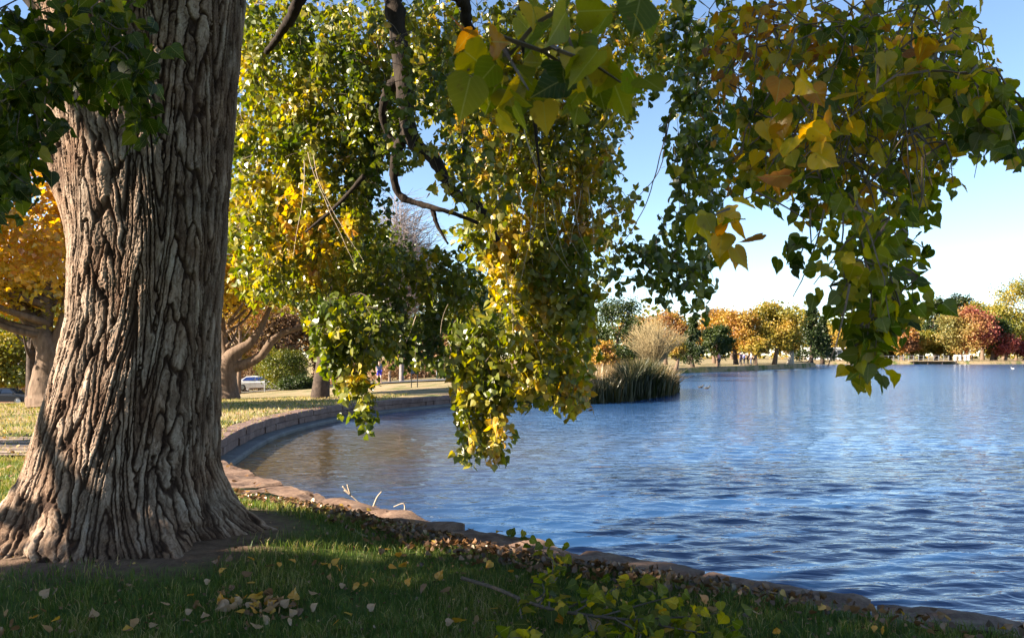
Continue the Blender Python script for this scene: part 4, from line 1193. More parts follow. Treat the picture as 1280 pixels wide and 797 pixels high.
# distant wood closing the view
mbw = MB(); rw = np.random.default_rng(9)
Pw = np.column_stack([rw.uniform(-330, 420, 26000), rw.uniform(262, 300, 26000), np.zeros(26000)])
htop = 12 + 14 * np.clip((20 - Pw[:, 0]) / 60, 0, 1) + 4 * Noise(61, .02)(Pw) + 2.5 * Noise(62, .07)(Pw)
Pw[:, 2] = np.where(Pw[:, 0] < -30, -4.5, 0) + rw.uniform(0, 1, 26000) ** .8 * np.clip(htop + 3, 6, 40)
add_leaves(mbw, Pw, 1.6, .45 + .2 * Noise(63, .03)(Pw) + rw.normal(size=26000) * .06, 'far', droop=.3, r=rw, normal_bias=np.array([0, -.6, .6]))
tag(mbw.build('distant_wood', M['leaf_far']), 'distant belt of mixed autumn woodland closing the park', 'woodland', kind='stuff')

# bare grey tree and pale willow
def twig_fan(name, label, px, Y, base_py, top_py, half_px, n, mat, rad, seed, fan=True, sub=6):
    r = np.random.default_rng(seed)
    X = (px - 640) / F * Y; zb = float(zg(X, Y)); H = EYE - (top_py - HZ) / F * Y - zb; w = half_px / F * Y
    root = thing(name, (X, Y, zb), label, 'tree')
    tb = MB(); cb = MB()
    ht = H * (.08 if fan else .3)
    tb.tube(np.array([(0, 0, -.1), (0, 0, ht * .6), (0, 0, ht)]), [rad * 7, rad * 5.5, rad * 4], 8)
    for i in range(n):
        a = r.uniform(0, 6.28); q = w * r.uniform(0, 1) ** .6; hh = H * r.uniform(.7, 1.0) * (1 - .35 * (q / w) ** 2)
        e = np.array([math.cos(a) * q, math.sin(a) * q, hh])
        m = np.array([e[0] * .45, e[1] * .45, ht + (hh - ht) * .55])
        p = catmull(np.array([(0, 0, ht * .8), m, e]), 5)
        cb.tube(p, np.linspace(rad * 1.6, rad * .4, len(p)), 3, cap=False)
        for k in range(sub):
            t = r.uniform(.25, .98); s0 = p[int(t * (len(p) - 1))]
            d = unit(np.array([r.normal() + e[0] / w * .5, r.normal() + e[1] / w * .5, 1.0 if fan else .4])) * H * r.uniform(.08, .2)
            cb.tube(np.array([s0, s0 + d * .5 + r.normal(size=3) * .02 * H, s0 + d]), [rad * .8, rad * .6, rad * .3], 3, cap=False)
    tb.build('trunk', M[mat], root); cb.build('crown', M[mat], root)
twig_fan('bare_tree', 'bare grey twiggy tree seen through the gap under the limb', 502, 62, 480, 232, 48, 190, 'gray_twig', .028, 601, fan=False, sub=16)
twig_fan('willow', 'leafless ochre willow fanning up behind the reeds', 818, 60, 458, 392, 44, 260, 'willow_twig', .014, 602, sub=9)

# ------------------------------------------------------------------ reeds
def build_reeds():
    r = np.random.default_rng(71); mb = MB()
    poly = np.array([(1.2, 33.5), (3.0, 32.2), (5.2, 34.2), (8.0, 39.5), (8.9, 42.6), (8.6, 47), (6.5, 43.5), (4.5, 40), (2, 37)])
    n = 12000
    q = poly_sample(poly, n, r)
    px = 640 + q[:, 0] / q[:, 1] * F
    top = np.interp(px, [680, 735, 770, 785, 805, 830, 850, 870], [470, 472, 468, 447, 445, 455, 468, 487]) + r.normal(size=n) * 3
    h = (EYE - (top - HZ) / F * q[:, 1]) - WATER
    h = np.clip(h * r.uniform(.72, 1.03, n), .3, 4)
    a = r.uniform(0, 6.28, n); w = r.uniform(.014, .03, n)
    ln = r.normal(size=(n, 2)) * .22 * h[:, None]
    b = np.column_stack([q, np.full(n, WATER - .1)])
    s = np.column_stack([np.cos(a) * w, np.sin(a) * w, np.zeros(n)])
    m = b + np.column_stack([ln * .3, h * .62]); t = b + np.column_stack([ln * 1.2, h])
    V = np.stack([b - s, b + s, m + s * .8, m - s * .8, t], 1)
    f4 = np.array([[0, 1, 2, 3]]) + (np.arange(n) * 5)[:, None]; f3 = np.array([[3, 2, 4]]) + (np.arange(n) * 5)[:, None]
    hue = np.clip(.22 + r.normal(size=n) * .18 + np.where(px < 778, .22, 0) + np.where(px > 826, .3, 0) + np.where(r.random(n) < .12, .3, 0), .01, 1)
    hv = np.stack([hue * .8, hue * .8, hue, hue, hue + .25], 1).ravel()
    mb.add(V.reshape(-1, 3), (f4, f3), np.clip(hv, .01, 1))
    tag(mb.build('reed_bed', M['reed']), 'dark bed of tall cattail reeds standing out into the lake', 'reeds', kind='stuff')
    # paler brush on the bank behind the reeds
    mb = MB(); n = 5200
    q = poly_sample(np.array([(2, 38.5), (8.6, 53), (9.6, 62), (4, 60), (-3, 52), (-3, 38.6)]), n, r)
    h = r.uniform(.5, 1.25, n); a = r.uniform(0, 6.28, n); w = r.uniform(.015, .035, n)
    b = np.column_stack([q, zg(q[:, 0], q[:, 1]) - .05]); s = np.column_stack([np.cos(a) * w, np.sin(a) * w, np.zeros(n)])
    t = b + np.column_stack([r.normal(size=(n, 2)) * .15, h])
    V = np.stack([b - s, b + s, t], 1)
    mb.add(V.reshape(-1, 3), np.arange(n * 3).reshape(-1, 3), np.repeat(np.clip(.85 + r.normal(size=n) * .12, .1, 1), 3))
    tag(mb.build('bank_brush', M['reed']), 'pinkish dry brush on the bank behind the reeds', 'dry brush', kind='stuff')
build_reeds()

# ------------------------------------------------------------------ grass, litter, fallen leaves
TR = np.array([TX, TY])
def land_ok(x, y, margin=.0):
    return ~in_poly(x, y, LAKE)
def edge_d(x, y):
    return seg_dist(x, y, catmull(near_edge, 4), closed=False)
def build_grass():
    r = np.random.default_rng(81)
    def blades(n, x0, x1, y0, y1, hr, wr, straw, wy=True):
        y = (y0 * (y1 / y0) ** r.random(n)) if wy else r.uniform(y0, y1, n)
        x = r.uniform(x0, x1, n)
        ok = land_ok(x, y); x, y = x[ok], y[ok]
        wid = np.interp(y, [3, 5.5, 6.8, 8, 10.5, 12.7], [.33, .33, .47, .58, .8, .9])
        d = edge_d(x, y); ok = d > wid * r.uniform(.8, 1.15, len(x))
        rt = np.hypot(x - TX, (y - TY)); ok &= (rt > 1.30 + .12 * np.sin(5 * np.arctan2(y - TY, x - TX)) + r.normal(size=len(x)) * .12)
        x, y = x[ok], y[ok]
        P = np.column_stack([x, y, np.zeros(len(x))])
        pn = Noise(82, .8)(P); pn2 = Noise(83, 3.0)(P)
        keep = r.random(len(x)) < np.clip(.9 + .35 * pn - .3 * straw, .15, 1)
        x, y, pn, pn2 = x[keep], y[keep], pn[keep], pn2[keep]
        n = len(x)
        h = r.uniform(*hr, n) * (1 + .25 * pn2); w = r.uniform(*wr, n)
        a = r.uniform(0, 6.28, n); s = np.column_stack([np.cos(a) * w, np.sin(a) * w, np.zeros(n)])
        b = np.column_stack([x, y, zg(x, y) - .035])
        ln = r.normal(size=(n, 2)) * .55 * h[:, None]
        m = b + np.column_stack([ln * .35, h * .6 + .02]); t = b + np.column_stack([ln * 1.25, h * .95 + .03])
        V = np.stack([b - s, b + s, m + s * .7, m - s * .7, t], 1)
        hue = np.clip(.40 + .13 * pn + .08 * pn2 + r.normal(size=n) * .10 + straw + np.where(r.random(n) < .14, .4, 0), .01, 1)
        return V, hue
    mb = MB()
    for args in ((150000, -5.2, 4.6, 3.3, 7.4, (.025, .055), (.0016, .0034), 0.0), (60000, -9, 1, 7.2, 12.5, (.025, .055), (.003, .006), .14), (50000, -24, -4.5, 12.0, 36, (.03, .07), (.008, .016), .30)):
        V, hue = blades(*args); n = len(V)
        f4 = np.array([[0, 1, 2, 3]]) + (np.arange(n) * 5)[:, None]; f3 = np.array([[3, 2, 4]]) + (np.arange(n) * 5)[:, None]
        mb.add(V.reshape(-1, 3), (f4, f3), np.repeat(hue, 5))
    tag(mb.build('grass', M['grass']), 'short mown grass of the lakeside lawn', 'grass', kind='stuff')
build_grass()

def flat_leaves(mb, P, size, hue, r, kind='mid', lift=.012, tilt=.45):
    n = len(P)
    a = r.uniform(0, 6.28, n)
    tip = unit(np.column_stack([np.cos(a), np.sin(a), r.normal(size=n) * tilt]))
    up = unit(np.column_stack([r.normal(size=(n, 2)) * tilt, np.ones(n)]))
    up = unit(up - (up * tip).sum(1)[:, None] * tip)
    side = np.cross(tip, up)
    tv, tf, tl = TPL[kind]
    sz = np.broadcast_to(size, (n,)) * r.uniform(.7, 1.15, n); zc = r.uniform(-2.2, 2.6, n)
    V = (tv[None, :, 0:1] * side[:, None] + (tv[None, :, 1:2] - .4) * tip[:, None] + tv[None, :, 2:3] * zc[:, None, None] * up[:, None]) * sz[:, None, None] + (P + np.array([0, 0, lift]))[:, None]
    k = len(tv); f = (tf[None] + (np.arange(n) * k)[:, None, None]).reshape(-1, 3)
    mb.add(V.reshape(-1, 3), f, np.repeat(np.clip(hue, .01, 1), k), lp=np.tile(tl, (n, 1)) if kind == 'near' else None)

def build_litter():
    r = np.random.default_rng(91); mb = MB()
    E = catmull(near_edge, 6)
    # drifts of dead leaves along the land side of the slabs
    seg = np.concatenate([[0], np.cumsum(np.hypot(*np.diff(E, axis=0).T))])
    n = 1500
    yv = np.clip(r.normal(6.8, 1.3, n), 3.7, 11.5)
    s = np.interp(yv, E[:, 1], seg) if E[0, 1] < E[-1, 1] else yv
    cx, cy = np.interp(s, seg, E[:, 0]), np.interp(s, seg, E[:, 1])
    tx, ty = np.interp(s + .1, seg, E[:, 0]) - cx, np.interp(s + .1, seg, E[:, 1]) - cy
    l = np.hypot(tx, ty) + 1e-9; nx, ny = -ty / l, tx / l
    t0 = in_poly(cx + nx * .2, cy + ny * .2, LAKE); nx = np.where(t0, -nx, nx); ny = np.where(t0, -ny, ny)
    w = np.interp(cy, [1, 5.5, 6.8, 8, 10.5, 12.7], [.36, .36, .5, .62, .85, .95])
    off = w * .8 + np.abs(r.normal(size=n)) * np.interp(cy, [4, 6.3, 7, 8.5], [.12, .22, .26, .28])
    x, y = cx + nx * off, cy + ny * off
    P = np.column_stack([x, y, zg(x, y) + np.abs(r.normal(size=n)) * .018])
    flat_leaves(mb, P, .052, np.clip(.34 + .22 * r.normal(size=n), .02, .98), r, lift=.02, tilt=.8)
    # thin scatter over the lawn further off
    n = 900
    x, y = r.uniform(-14, 0, n), 7.0 * (3.6 ** r.random(n))
    ok = land_ok(x, y) & (np.hypot(x - TX, y - TY) > 1.5); x, y = x[ok], y[ok]
    flat_leaves(mb, np.column_stack([x, y, zg(x, y)]), .07, np.clip(.6 + .25 * r.normal(size=len(x)), .05, 1), r, lift=.03)
    n = 2600
    x, y = r.uniform(-5, 3.5, n), 3.4 * (2.3 ** r.random(n)); ok = land_ok(x, y) & (edge_d(x, y) > .3) & (np.hypot(x - TX, y - TY) > 1.0); x, y = x[ok], y[ok]
    flat_leaves(mb, np.column_stack([x, y, zg(x, y)]), .024, np.clip(.45 + .2 * r.normal(size=len(x)), .05, .9), r, lift=.012, tilt=.6)
    tag(mb.build('leaf_litter', M['litter']), 'drift of brown dead leaves against the stone edging', 'leaf litter', kind='stuff')
    # single leaves one can pick out on the shaded lawn
    proto = {}
    for nm, hue in (('yellow', .93), ('orange', .99), ('pale', .70), ('brown', .40)):
        for v in range(3):
            m2 = MB(); flat_leaves(m2, np.zeros((1, 3)), .070, np.array([hue + r.normal() * .03]), r, 'near', lift=.02, tilt=.5)
            me = m2.build('fallen_leaf', M['litter'], smooth=False)
            proto[nm, v] = me.data; bpy.data.objects.remove(me)
    LAB = {'yellow': 'bright yellow leaf fallen on the shaded lawn', 'orange': 'orange leaf fallen on the shaded lawn',
           'pale': 'pale pinkish tan curled leaf fallen on the shaded lawn', 'brown': 'dark brown curled leaf fallen on the shaded lawn'}
    def drop(px, py, nm):
        Y = EYE * F / (py - HZ); X = (px - 640) / F * Y
        Y = (EYE - float(zg(X, Y))) * F / (py - HZ); X = (px - 640) / F * Y
        if in_poly(np.array([X]), np.array([Y]), LAKE)[0]: return
        if np.hypot(X - TX, Y - TY) < 1.35: return
        o = bpy.data.objects.new('fallen_leaf', proto[nm, int(r.integers(0, 3))])
        o.location = (X, Y, float(zg(X, Y)) + .012 + r.uniform(0, .012)); o.rotation_euler = (r.normal() * .35, r.normal() * .35, r.uniform(0, 6.28))
        s = r.uniform(.7, 1.2); o.scale = (s, s, s)
        C.objects.link(o); tag(o, LAB[nm], 'leaf', 'fallen leaves on the lawn')
    for (px, py, nm) in ((404, 706, 'yellow'), (420, 704, 'yellow'), (410, 707, 'yellow'), (498, 698, 'orange'), (504, 712, 'orange'), (508, 711, 'yellow'), (484, 690, 'yellow'), (444, 737, 'orange'),
                         (512, 734, 'yellow'), (427, 738, 'pale'), (186, 700, 'orange'), (196, 698, 'yellow'), (207, 699, 'orange'), (172, 699, 'yellow'), (313, 690, 'yellow'), (318, 683, 'yellow'),
                         (349, 699, 'orange'), (268, 694, 'brown'), (276, 693, 'brown'), (285, 692, 'brown'), (337, 700, 'brown'), (258, 715, 'pale'), (46, 772, 'yellow'), (190, 785, 'pale'),
                         (20, 790, 'brown'), (90, 795, 'brown'), (162, 794, 'brown'), (310, 787, 'brown'), (322, 790, 'pale'), (572, 782, 'orange'), (560, 784, 'pale'), (592, 780, 'pale'), (420, 786, 'orange'),
                         (1018, 778, 'brown'), (1068, 768, 'brown'), (1072, 764, 'brown'), (1095, 790, 'orange'), (1104, 792, 'orange'), (940, 770, 'pale'), (880, 756, 'pale'), (965, 748, 'pale'), (870, 790, 'orange')):
        drop(px, py, nm)
    for i in range(62):       # the heap of pale and orange leaves
        px, py = r.normal(330, 38), r.normal(761, 9)
        drop(px, py, ['pale', 'pale', 'orange', 'pale', 'brown', 'yellow'][i % 6])
    for i in range(75):
        py = r.uniform(690, 797); px = r.uniform(0, 1000)
        if 640 < px and py < 740: continue
        drop(px, py, ['yellow', 'pale', 'brown', 'orange', 'pale', 'brown'][i % 6])
build_litter()

# fallen branch with leaves still on it
def build_fallen_branch():
    def gp(px, py, lift=0.0):
        Y = (EYE - lift) * F / (py - HZ); return np.array(((px - 640) / F * Y, Y, lift))
    root = thing('fallen_branch', tuple(gp(700, 760)), 'fallen cottonwood branch with yellow green leaves lying by the stone edging', 'branch')
    def put(mb, name, mat): return under(mb.build(name, M[mat]), root)
    r = np.random.default_rng(95)
    st = MB()
    main = catmull(np.array([gp(578, 722, .03), gp(620, 735, .05), gp(660, 752, .08), gp(700, 763, .09), gp(750, 770, .08), gp(800, 776, .06), gp(850, 783, .04)]), 6)
    st.tube(main, np.linspace(.014, .007, len(main)), 8)
    subs = []
    for (k, ends) in ((10, [(655, 790), (640, 797)]), (16, [(690, 700), (668, 684), (640, 672)]), (14, [(700, 715), (712, 690)]), (20, [(770, 735), (800, 730)]), (24, [(820, 750), (850, 745)]), (28, [(860, 770), (900, 765)]),
                      (22, [(740, 790), (720, 800)]), (26, [(800, 792), (790, 802)]), (30, [(880, 790), (930, 785)]), (12, [(680, 740), (672, 715)]), (18, [(740, 745), (735, 730)])):
        pts = [main[min(k, len(main) - 1)]] + [gp(a, b, .10 + .05 * q) for q, (a, b) in enumerate(ends)]
        p = catmull(np.array(pts), 6); st.tube(p, np.linspace(.006, .002, len(p)), 5); subs.append(p)
    put(st, 'stem', 'twig')
    mb = MB()
    P = []
    for p in subs:
        for t in np.linspace(.3, 1, 6):
            q = p[int(t * (len(p) - 1))]
            for _ in range(3): P.append(q + r.normal(size=3) * np.array([.055, .055, .03]))
    for q in main[14:]:
        for _ in range(2): P.append(q + r.normal(size=3) * np.array([.09, .09, .04]) + np.array([0, 0, .03]))
    P = np.array(P); P[:, 2] = np.maximum(P[:, 2], zg(P[:, 0], P[:, 1]) + .05)
    ok = ~in_poly(P[:, 0], P[:, 1], LAKE); P = P[ok]
    h = .42 + .12 * r.normal(size=len(P)) + .12 * (r.random(len(P)) < .2)
    add_leaves(mb, P, .072, h, 'near', droop=.25, r=r, normal_bias=np.array([0, -.8, 1.0]))
    put(mb, 'leaves', 'leaf_near')
build_fallen_branch()

def stick(name, label, lines, rad, mat):
    def gp(px, py, z): 
        Y = (EYE - z) * F / (py - HZ); return np.array(((px - 640) / F * Y, Y, z))
    mb = MB(); first = None
    for ln in lines:
        p = catmull(np.array([gp(*q) for q in ln]), 6)
        if first is None: first = p[0]
        mb.tube(p, np.linspace(rad, rad * .6, len(p)), 6)
    return tag(mb.build(name, M[mat], smooth=True, loc=tuple(first)), label, 'stick')
def sticky(name, label, Y, lines, rad, mat):
    mb = MB(); first = None
    for ln in lines:
        p = catmull(np.array([PX(q[0], q[1], Y + (q[2] if len(q) > 2 else 0)) for q in ln]), 6)
        if first is None: first = p[0]
        mb.tube(p, np.linspace(rad, rad * .6, len(p)), 6)
    return tag(mb.build(name, M[mat], smooth=True, loc=tuple(first)), label, 'stick')
sticky('forked_twig', 'pale forked twig poking out of the shallow water', 9.3, [[(472, 638), (455, 632), (438, 618)], [(466, 635), (471, 622), (477, 614)], [(438, 618), (428, 607)], [(438, 618), (430, 612)], [(438, 618), (434, 605)]], .012, 'pale_twig')
sticky('forked_twig', 'short bent twig standing at the water beside the slabs', 8.6, [[(502, 645), (506, 636), (504, 629), (492, 633)]], .010, 'pale_twig')
stick('dead_stick', 'whitish dead stick lying on the sunlit grass by the slabs', [[(431, 665, .03), (441, 661, .07), (450, 667, .05), (460, 670, .03)]], .012, 'pale_twig')

# ------------------------------------------------------------------ people
def person(label, loc, h, rz, shirt, legs, seed=0, stride=.18, hair='hair', long_legs=True, loose=1.0):
    """one continuous skinned body, clothes and hair as children"""
    root = thing('person', loc, label, 'person', rz=rz)
    k = h / 1.75
    J = {'pelvis': (0, 0, .93), 'waist': (0, 0, 1.08), 'chest': (0, .01, 1.30), 'neck': (0, .01, 1.47), 'jaw': (0, .03, 1.55), 'crown': (0, .015, 1.70), 'nose': (0, .105, 1.615),
         'shl': (-.18, 0, 1.42), 'ell': (-.24, -.03 - stride * .3, 1.14), 'wrl': (-.23, .10 - stride * .5, .92), 'hal': (-.22, .13 - stride * .5, .84),
         'shr': (.18, 0, 1.42), 'elr': (.24, .02 + stride * .3, 1.14), 'wrr': (.23, .16 + stride * .5, .94), 'har': (.22, .20 + stride * .5, .86),
         'hil': (-.095, 0, .90), 'knl': (-.10, stride * .75 + .03, .49), 'anl': (-.10, stride * .9, .09), 'tol': (-.11, stride * .9 + .17, .03),
         'hir': (.095, 0, .90), 'knr': (.10, -stride * .25 + .03, .49), 'anr': (.10, -stride * 1.1, .09), 'tor': (.11, -stride * 1.1 + .16, .03)}
    RAD = {'pelvis': (.15, .11), 'waist': (.135, .10), 'chest': (.165, .115), 'neck': (.058, .058), 'jaw': (.070, .080), 'crown': (.080, .095), 'nose': (.018, .018),
           'shl': .062, 'ell': .042, 'wrl': .030, 'hal': .028, 'hil': .088, 'knl': .058, 'anl': .040, 'tol': .036}
    ED = [('pelvis', 'waist'), ('waist', 'chest'), ('chest', 'neck'), ('neck', 'jaw'), ('jaw', 'crown'), ('jaw', 'nose'), ('chest', 'shl'), ('shl', 'ell'), ('ell', 'wrl'), ('wrl', 'hal'), ('chest', 'shr'), ('shr', 'elr'), ('elr', 'wrr'), ('wrr', 'har'),
          ('pelvis', 'hil'), ('hil', 'knl'), ('knl', 'anl'), ('anl', 'tol'), ('pelvis', 'hir'), ('hir', 'knr'), ('knr', 'anr'), ('anr', 'tor')]
    for s in 'lr':
        for q in range(4):
            a = J['ha' + s]; J['f%d%s' % (q, s)] = (a[0] + (q - 1.5) * .006, a[1] + (q - 1.5) * .02 + .01, a[2] - .075 + .008 * abs(q - 1.4)); RAD['f%d%s' % (q, s)] = .008; ED.append(('ha' + s, 'f%d%s' % (q, s)))
        a = J['wr' + s]; J['t' + s] = (a[0] * .86, a[1] + .05, a[2] - .085); RAD['t' + s] = .009; ED.append(('wr' + s, 't' + s))
    def skin(name, joints, edges, grow, mat, root_j):
        me = bpy.data.meshes.new(name)
        ids = {j: i for i, j in enumerate(joints)}
        me.from_pydata([tuple(c * k for c in (joints[j] if isinstance(joints, dict) else J[j])) for j in joints], [(ids[a], ids[b]) for a, b in edges], [])
        me.materials.append(mat)
        ob = bpy.data.objects.new(name, me); C.objects.link(ob); ob.parent = root
        ob.modifiers.new('skin', 'SKIN')
        if not me.skin_vertices:
            import bmesh as _b
            bm = _b.new(); bm.from_mesh(me); bm.verts.layers.skin.verify(); bm.to_mesh(me); bm.free()
        for j, i in ids.items():
            jb = j if j in RAD else j[:-1] + 'l'
            rr = RAD.get(j, RAD.get(jb, .05)); rr = rr if isinstance(rr, tuple) else (rr, rr)
            sv = me.skin_vertices[0].data[i]
            sv.radius = ((rr[0] + grow) * k, (rr[1] + grow) * k); sv.use_root = (j == root_j)
        ob.modifiers['skin'].use_smooth_shade = True
        ss = ob.modifiers.new('sub', 'SUBSURF'); ss.levels = 1; ss.render_levels = 1
        return ob
    skin('body', J, ED, 0.0, M['skin'], 'pelvis')
    def mid(a, b, t): return tuple(J[a][i] + (J[b][i] - J[a][i]) * t for i in range(3))
    Js = {'pelvis': (0, 0, .98), 'waist': J['waist'], 'chest': J['chest'], 'neck': (0, .005, 1.43), 'shl': J['shl'], 'ell': mid('shl', 'ell', .85), 'shr': J['shr'], 'elr': mid('shr', 'elr', .85)}
    skin('shirt', Js, [('pelvis', 'waist'), ('waist', 'chest'), ('chest', 'neck'), ('chest', 'shl'), ('shl', 'ell'), ('chest', 'shr'), ('shr', 'elr')], .016 * loose, shirt, 'waist')
    Jl = {'pelvis': J['pelvis'], 'hil': J['hil'], 'knl': mid('hil', 'knl', .8), 'hir': J['hir'], 'knr': mid('hir', 'knr', .8)}
    El = [('pelvis', 'hil'), ('hil', 'knl'), ('pelvis', 'hir'), ('hir', 'knr')]
    if long_legs:
        Jl['knl'], Jl['knr'] = J['knl'], J['knr']; Jl['anl'], Jl['anr'] = mid('knl', 'anl', .95), mid('knr', 'anr', .95); El += [('knl', 'anl'), ('knr', 'anr')]
    skin('trousers' if long_legs else 'shorts', Jl, El, .018 * loose, legs, 'pelvis')
    hb = MB()
    ang = np.linspace(0, math.pi / 2 + .35, 7); pr = np.column_stack([.098 * np.sin(ang) * k, (1.64 + .105 * np.cos(ang)) * k])
    hb.lathe(pr, (0, -.008 * k, 0), 14); hb.build('hair', M[hair], root, smooth=True)
    for s in (-1, 1):
        sb = MB(); a = J['to' + 'lr'[s > 0]]; b = J['an' + 'lr'[s > 0]]
        sb.box(((a[0] + b[0]) / 2 * k, (a[1] + b[1]) / 2 * k + .02 * k, .035 * k), (.10 * k, .28 * k, .07 * k), taper=.8); sb.build('shoe', M['black'], root)
    return root
def place(px, Y, dz=0.0):
    X = (px - 640) / F * Y; return (X, Y, float(zg(X, Y)) + dz)
p = place(474, 60)
person('walker in grey blue shirt and bright blue shorts on the park road', p, 1.78, R(200), cloth('grey blue knit', (.10, .13, .24)), cloth('bright blue', (.03, .03, .42)), stride=.2, long_legs=False)
for i, (px, Y, h, rz, sc, lc, lab) in enumerate((
        (926, 104, 1.72, 40, ('navy', (.015, .025, .10)), ('navy2', (.02, .02, .05)), 'person all in navy beside the maple trunk on the point'),
        (930, 104.6, 1.65, -60, ('royal blue', (.03, .06, .20)), ('dark grey', (.04, .04, .045)), 'person in royal blue top under the maples'),
        (935, 105, 1.7, 150, ('black', (.015, .015, .017)), ('black2', (.015, .015, .017)), 'person in black under the maples'),
        (939, 104.3, 1.74, 90, ('pale grey', (.35, .35, .36)), ('denim', (.06, .09, .17)), 'person in pale grey top under the maples'),
        (943, 105.4, 1.6, -20, ('tan', (.32, .24, .17)), ('dark brown', (.05, .035, .025)), 'person in tan jacket at the end of the group under the maples'))):
    person(lab, place(px, Y), h, R(rz), cloth(*sc), cloth(*lc), stride=.06)
person('person in pink top by the round green tree on the point', place(899, 92), 1.6, R(30), cloth('pink', (.45, .16, .17)), cloth('dark grey', (.04, .04, .045)), stride=.05)
person('person in black beside the white bollards on the far shore', place(1215, 174), 1.65, R(30), cloth('black', (.015, .015, .017)), cloth('black2', (.015, .015, .017)), stride=.05)

# ------------------------------------------------------------------ cars
def car(label, loc, rz, paint, glass, s=1.0):
    root = thing('parked_car', loc, label, 'car', 'cars parked along the park road', rz)
    prof = np.array([(-2.2, .35), (-2.25, .62), (-2.15, .92), (-1.75, 1.02), (-1.05, 1.42), (-.2, 1.50), (.55, 1.44), (1.15, 1.02), (1.9, .90), (2.2, .72), (2.25, .42), (2.15, .30), (-2.1, .30)]) * s
    def side(z): return np.interp(z / s, [.3, .6, .95, 1.05, 1.5], [.86, .90, .86, .80, .60]) * s
    n = len(prof)
    W = np.array([-1, -.97, -.6, 0, .6, .97, 1])
    V = np.array([(x, side(z) * w, z + (0.02 * (1 - w * w) if z > .9 else 0)) for w in W for x, z in prof])
    f = [[a * n + j, a * n + (j + 1) % n, (a + 1) * n + (j + 1) % n, (a + 1) * n + j] for a in range(len(W) - 1) for j in range(n)]
    mb = MB(); mb.add(V, f)
    ctr = prof.mean(0)
    for a, w in ((0, -1), (len(W) - 1, 1)):
        V2 = np.vstack([V[a * n:(a + 1) * n], [[ctr[0], side(ctr[1]) * w, ctr[1]]]])
        t = np.array([[n, j, (j + 1) % n] if w < 0 else [n, (j + 1) % n, j] for j in range(n)]); mb.add(V2, t)
    mb.build('body', paint, root)
    def pane(name, q, mat):
        m = MB(); m.add(q, [[0, 1, 2, 3]]); o = m.build(name, mat, root)
        sol = o.modifiers.new('thick', 'SOLIDIFY'); sol.thickness = .012; return o
    for w in (-1, 1):
        for x0, x1, x2, x3 in ((-.98, -.15, -.15, -1.45), (-.08, .5, .98, -.08)):
            q = [(x0 * s, w * (side(1.42 * s) + .012), 1.40 * s), (x1 * s, w * (side(1.42 * s) + .012), 1.42 * s), (x2 * s, w * (side(1.04 * s) + .012), 1.05 * s), (x3 * s, w * (side(1.04 * s) + .012), 1.05 * s)]
            pane('side_window', q, glass)
        for x in (-1.38, 1.38):
            tb = MB(); tb.lathe([(.0, -.11), (.24, -.11), (.32, -.08), (.33, 0), (.32, .08), (.24, .11), (0, .11)], (0, 0, 0), 20, axis='y'); o = tb.build('wheel', M['rubber'], root, smooth=True)
            o.location = (x * s, w * .80 * s, .33)
            rb = MB(); rb.lathe([(0, -.118), (.19, -.118), (.21, -.1), (.21, .1), (.19, .118), (0, .118)], (0, 0, 0), 16, axis='y'); rb.build('rim', M['steel'], o)
        lb = MB(); lb.box((2.17 * s, w * .62 * s, .74 * s), (.14, .32, .14)); lb.build('headlight', M['white'], root)
        lb = MB(); lb.box((-2.19 * s, w * .66 * s, .84 * s), (.10, .26, .16)); lb.build('tail_light', M['redlight'], root)
        lb = MB(); lb.box((.92 * s, w * .98 * s, 1.02 * s), (.12, .16, .12), taper=.8); lb.build('wing_mirror', paint, root)
    e = .012
    pane('windscreen', [(.60 * s, -.56 * s, 1.43 * s + e), (.60 * s, .56 * s, 1.43 * s + e), (1.12 * s + e, .76 * s, 1.06 * s + e), (1.12 * s + e, -.76 * s, 1.06 * s + e)], glass)
    pane('rear_window', [(-1.10 * s - e, -.56 * s, 1.40 * s + e), (-1.10 * s - e, .56 * s, 1.40 * s + e), (-1.70 * s - e, .76 * s, 1.06 * s + e), (-1.70 * s - e, -.76 * s, 1.06 * s + e)], glass)
    return root
car('white car with glass painted with blue sky reflection parked on the park road', place(321, 84, .05), R(15), M['white'], M['skyglass'])
car('pale car mostly hidden by the slim pale trunk', place(288, 88, .05), R(5), M['white'], M['glass'])
car('black car with pale roof line near the brick house', place(8, 72, .08), R(8), M['black'], M['glass'])

# ------------------------------------------------------------------ signs, posts, buildings, fence
def sign_board():
    l = place(518, 45); root = thing('notice_board', l, 'tall dark blue notice board on two thin posts beside the bay', 'sign')
    for x in (-.17, .17):
        m = MB(); m.tube(np.array([(x, 0, -.1), (x, 0, .8), (x, 0, 1.95)]), .028, 8); m.build('post', M['black'], root)
    m = MB(); m.box((0, 0, 1.34), (.42, .05, 1.2)); m.build('board', M['darkblue'], root)
    m = MB(); m.box((0, 0, 1.955), (.46, .07, .03)); m.build('cap', M['black'], root)
sign_board()
def street_sign():
    l = place(331, 66); root = thing('street_sign', l, 'slim steel pole with a dark street name plate beside the road', 'sign')
    m = MB(); m.tube(np.array([(0, 0, -.1), (0, 0, 1.5), (0, 0, 3.1)]), .04, 8); m.build('pole', M['steel'], root)
    m = MB(); m.box((0.02, 0, 3.02), (.75, .03, .17)); m.build('name_plate', M['black'], root)
street_sign()
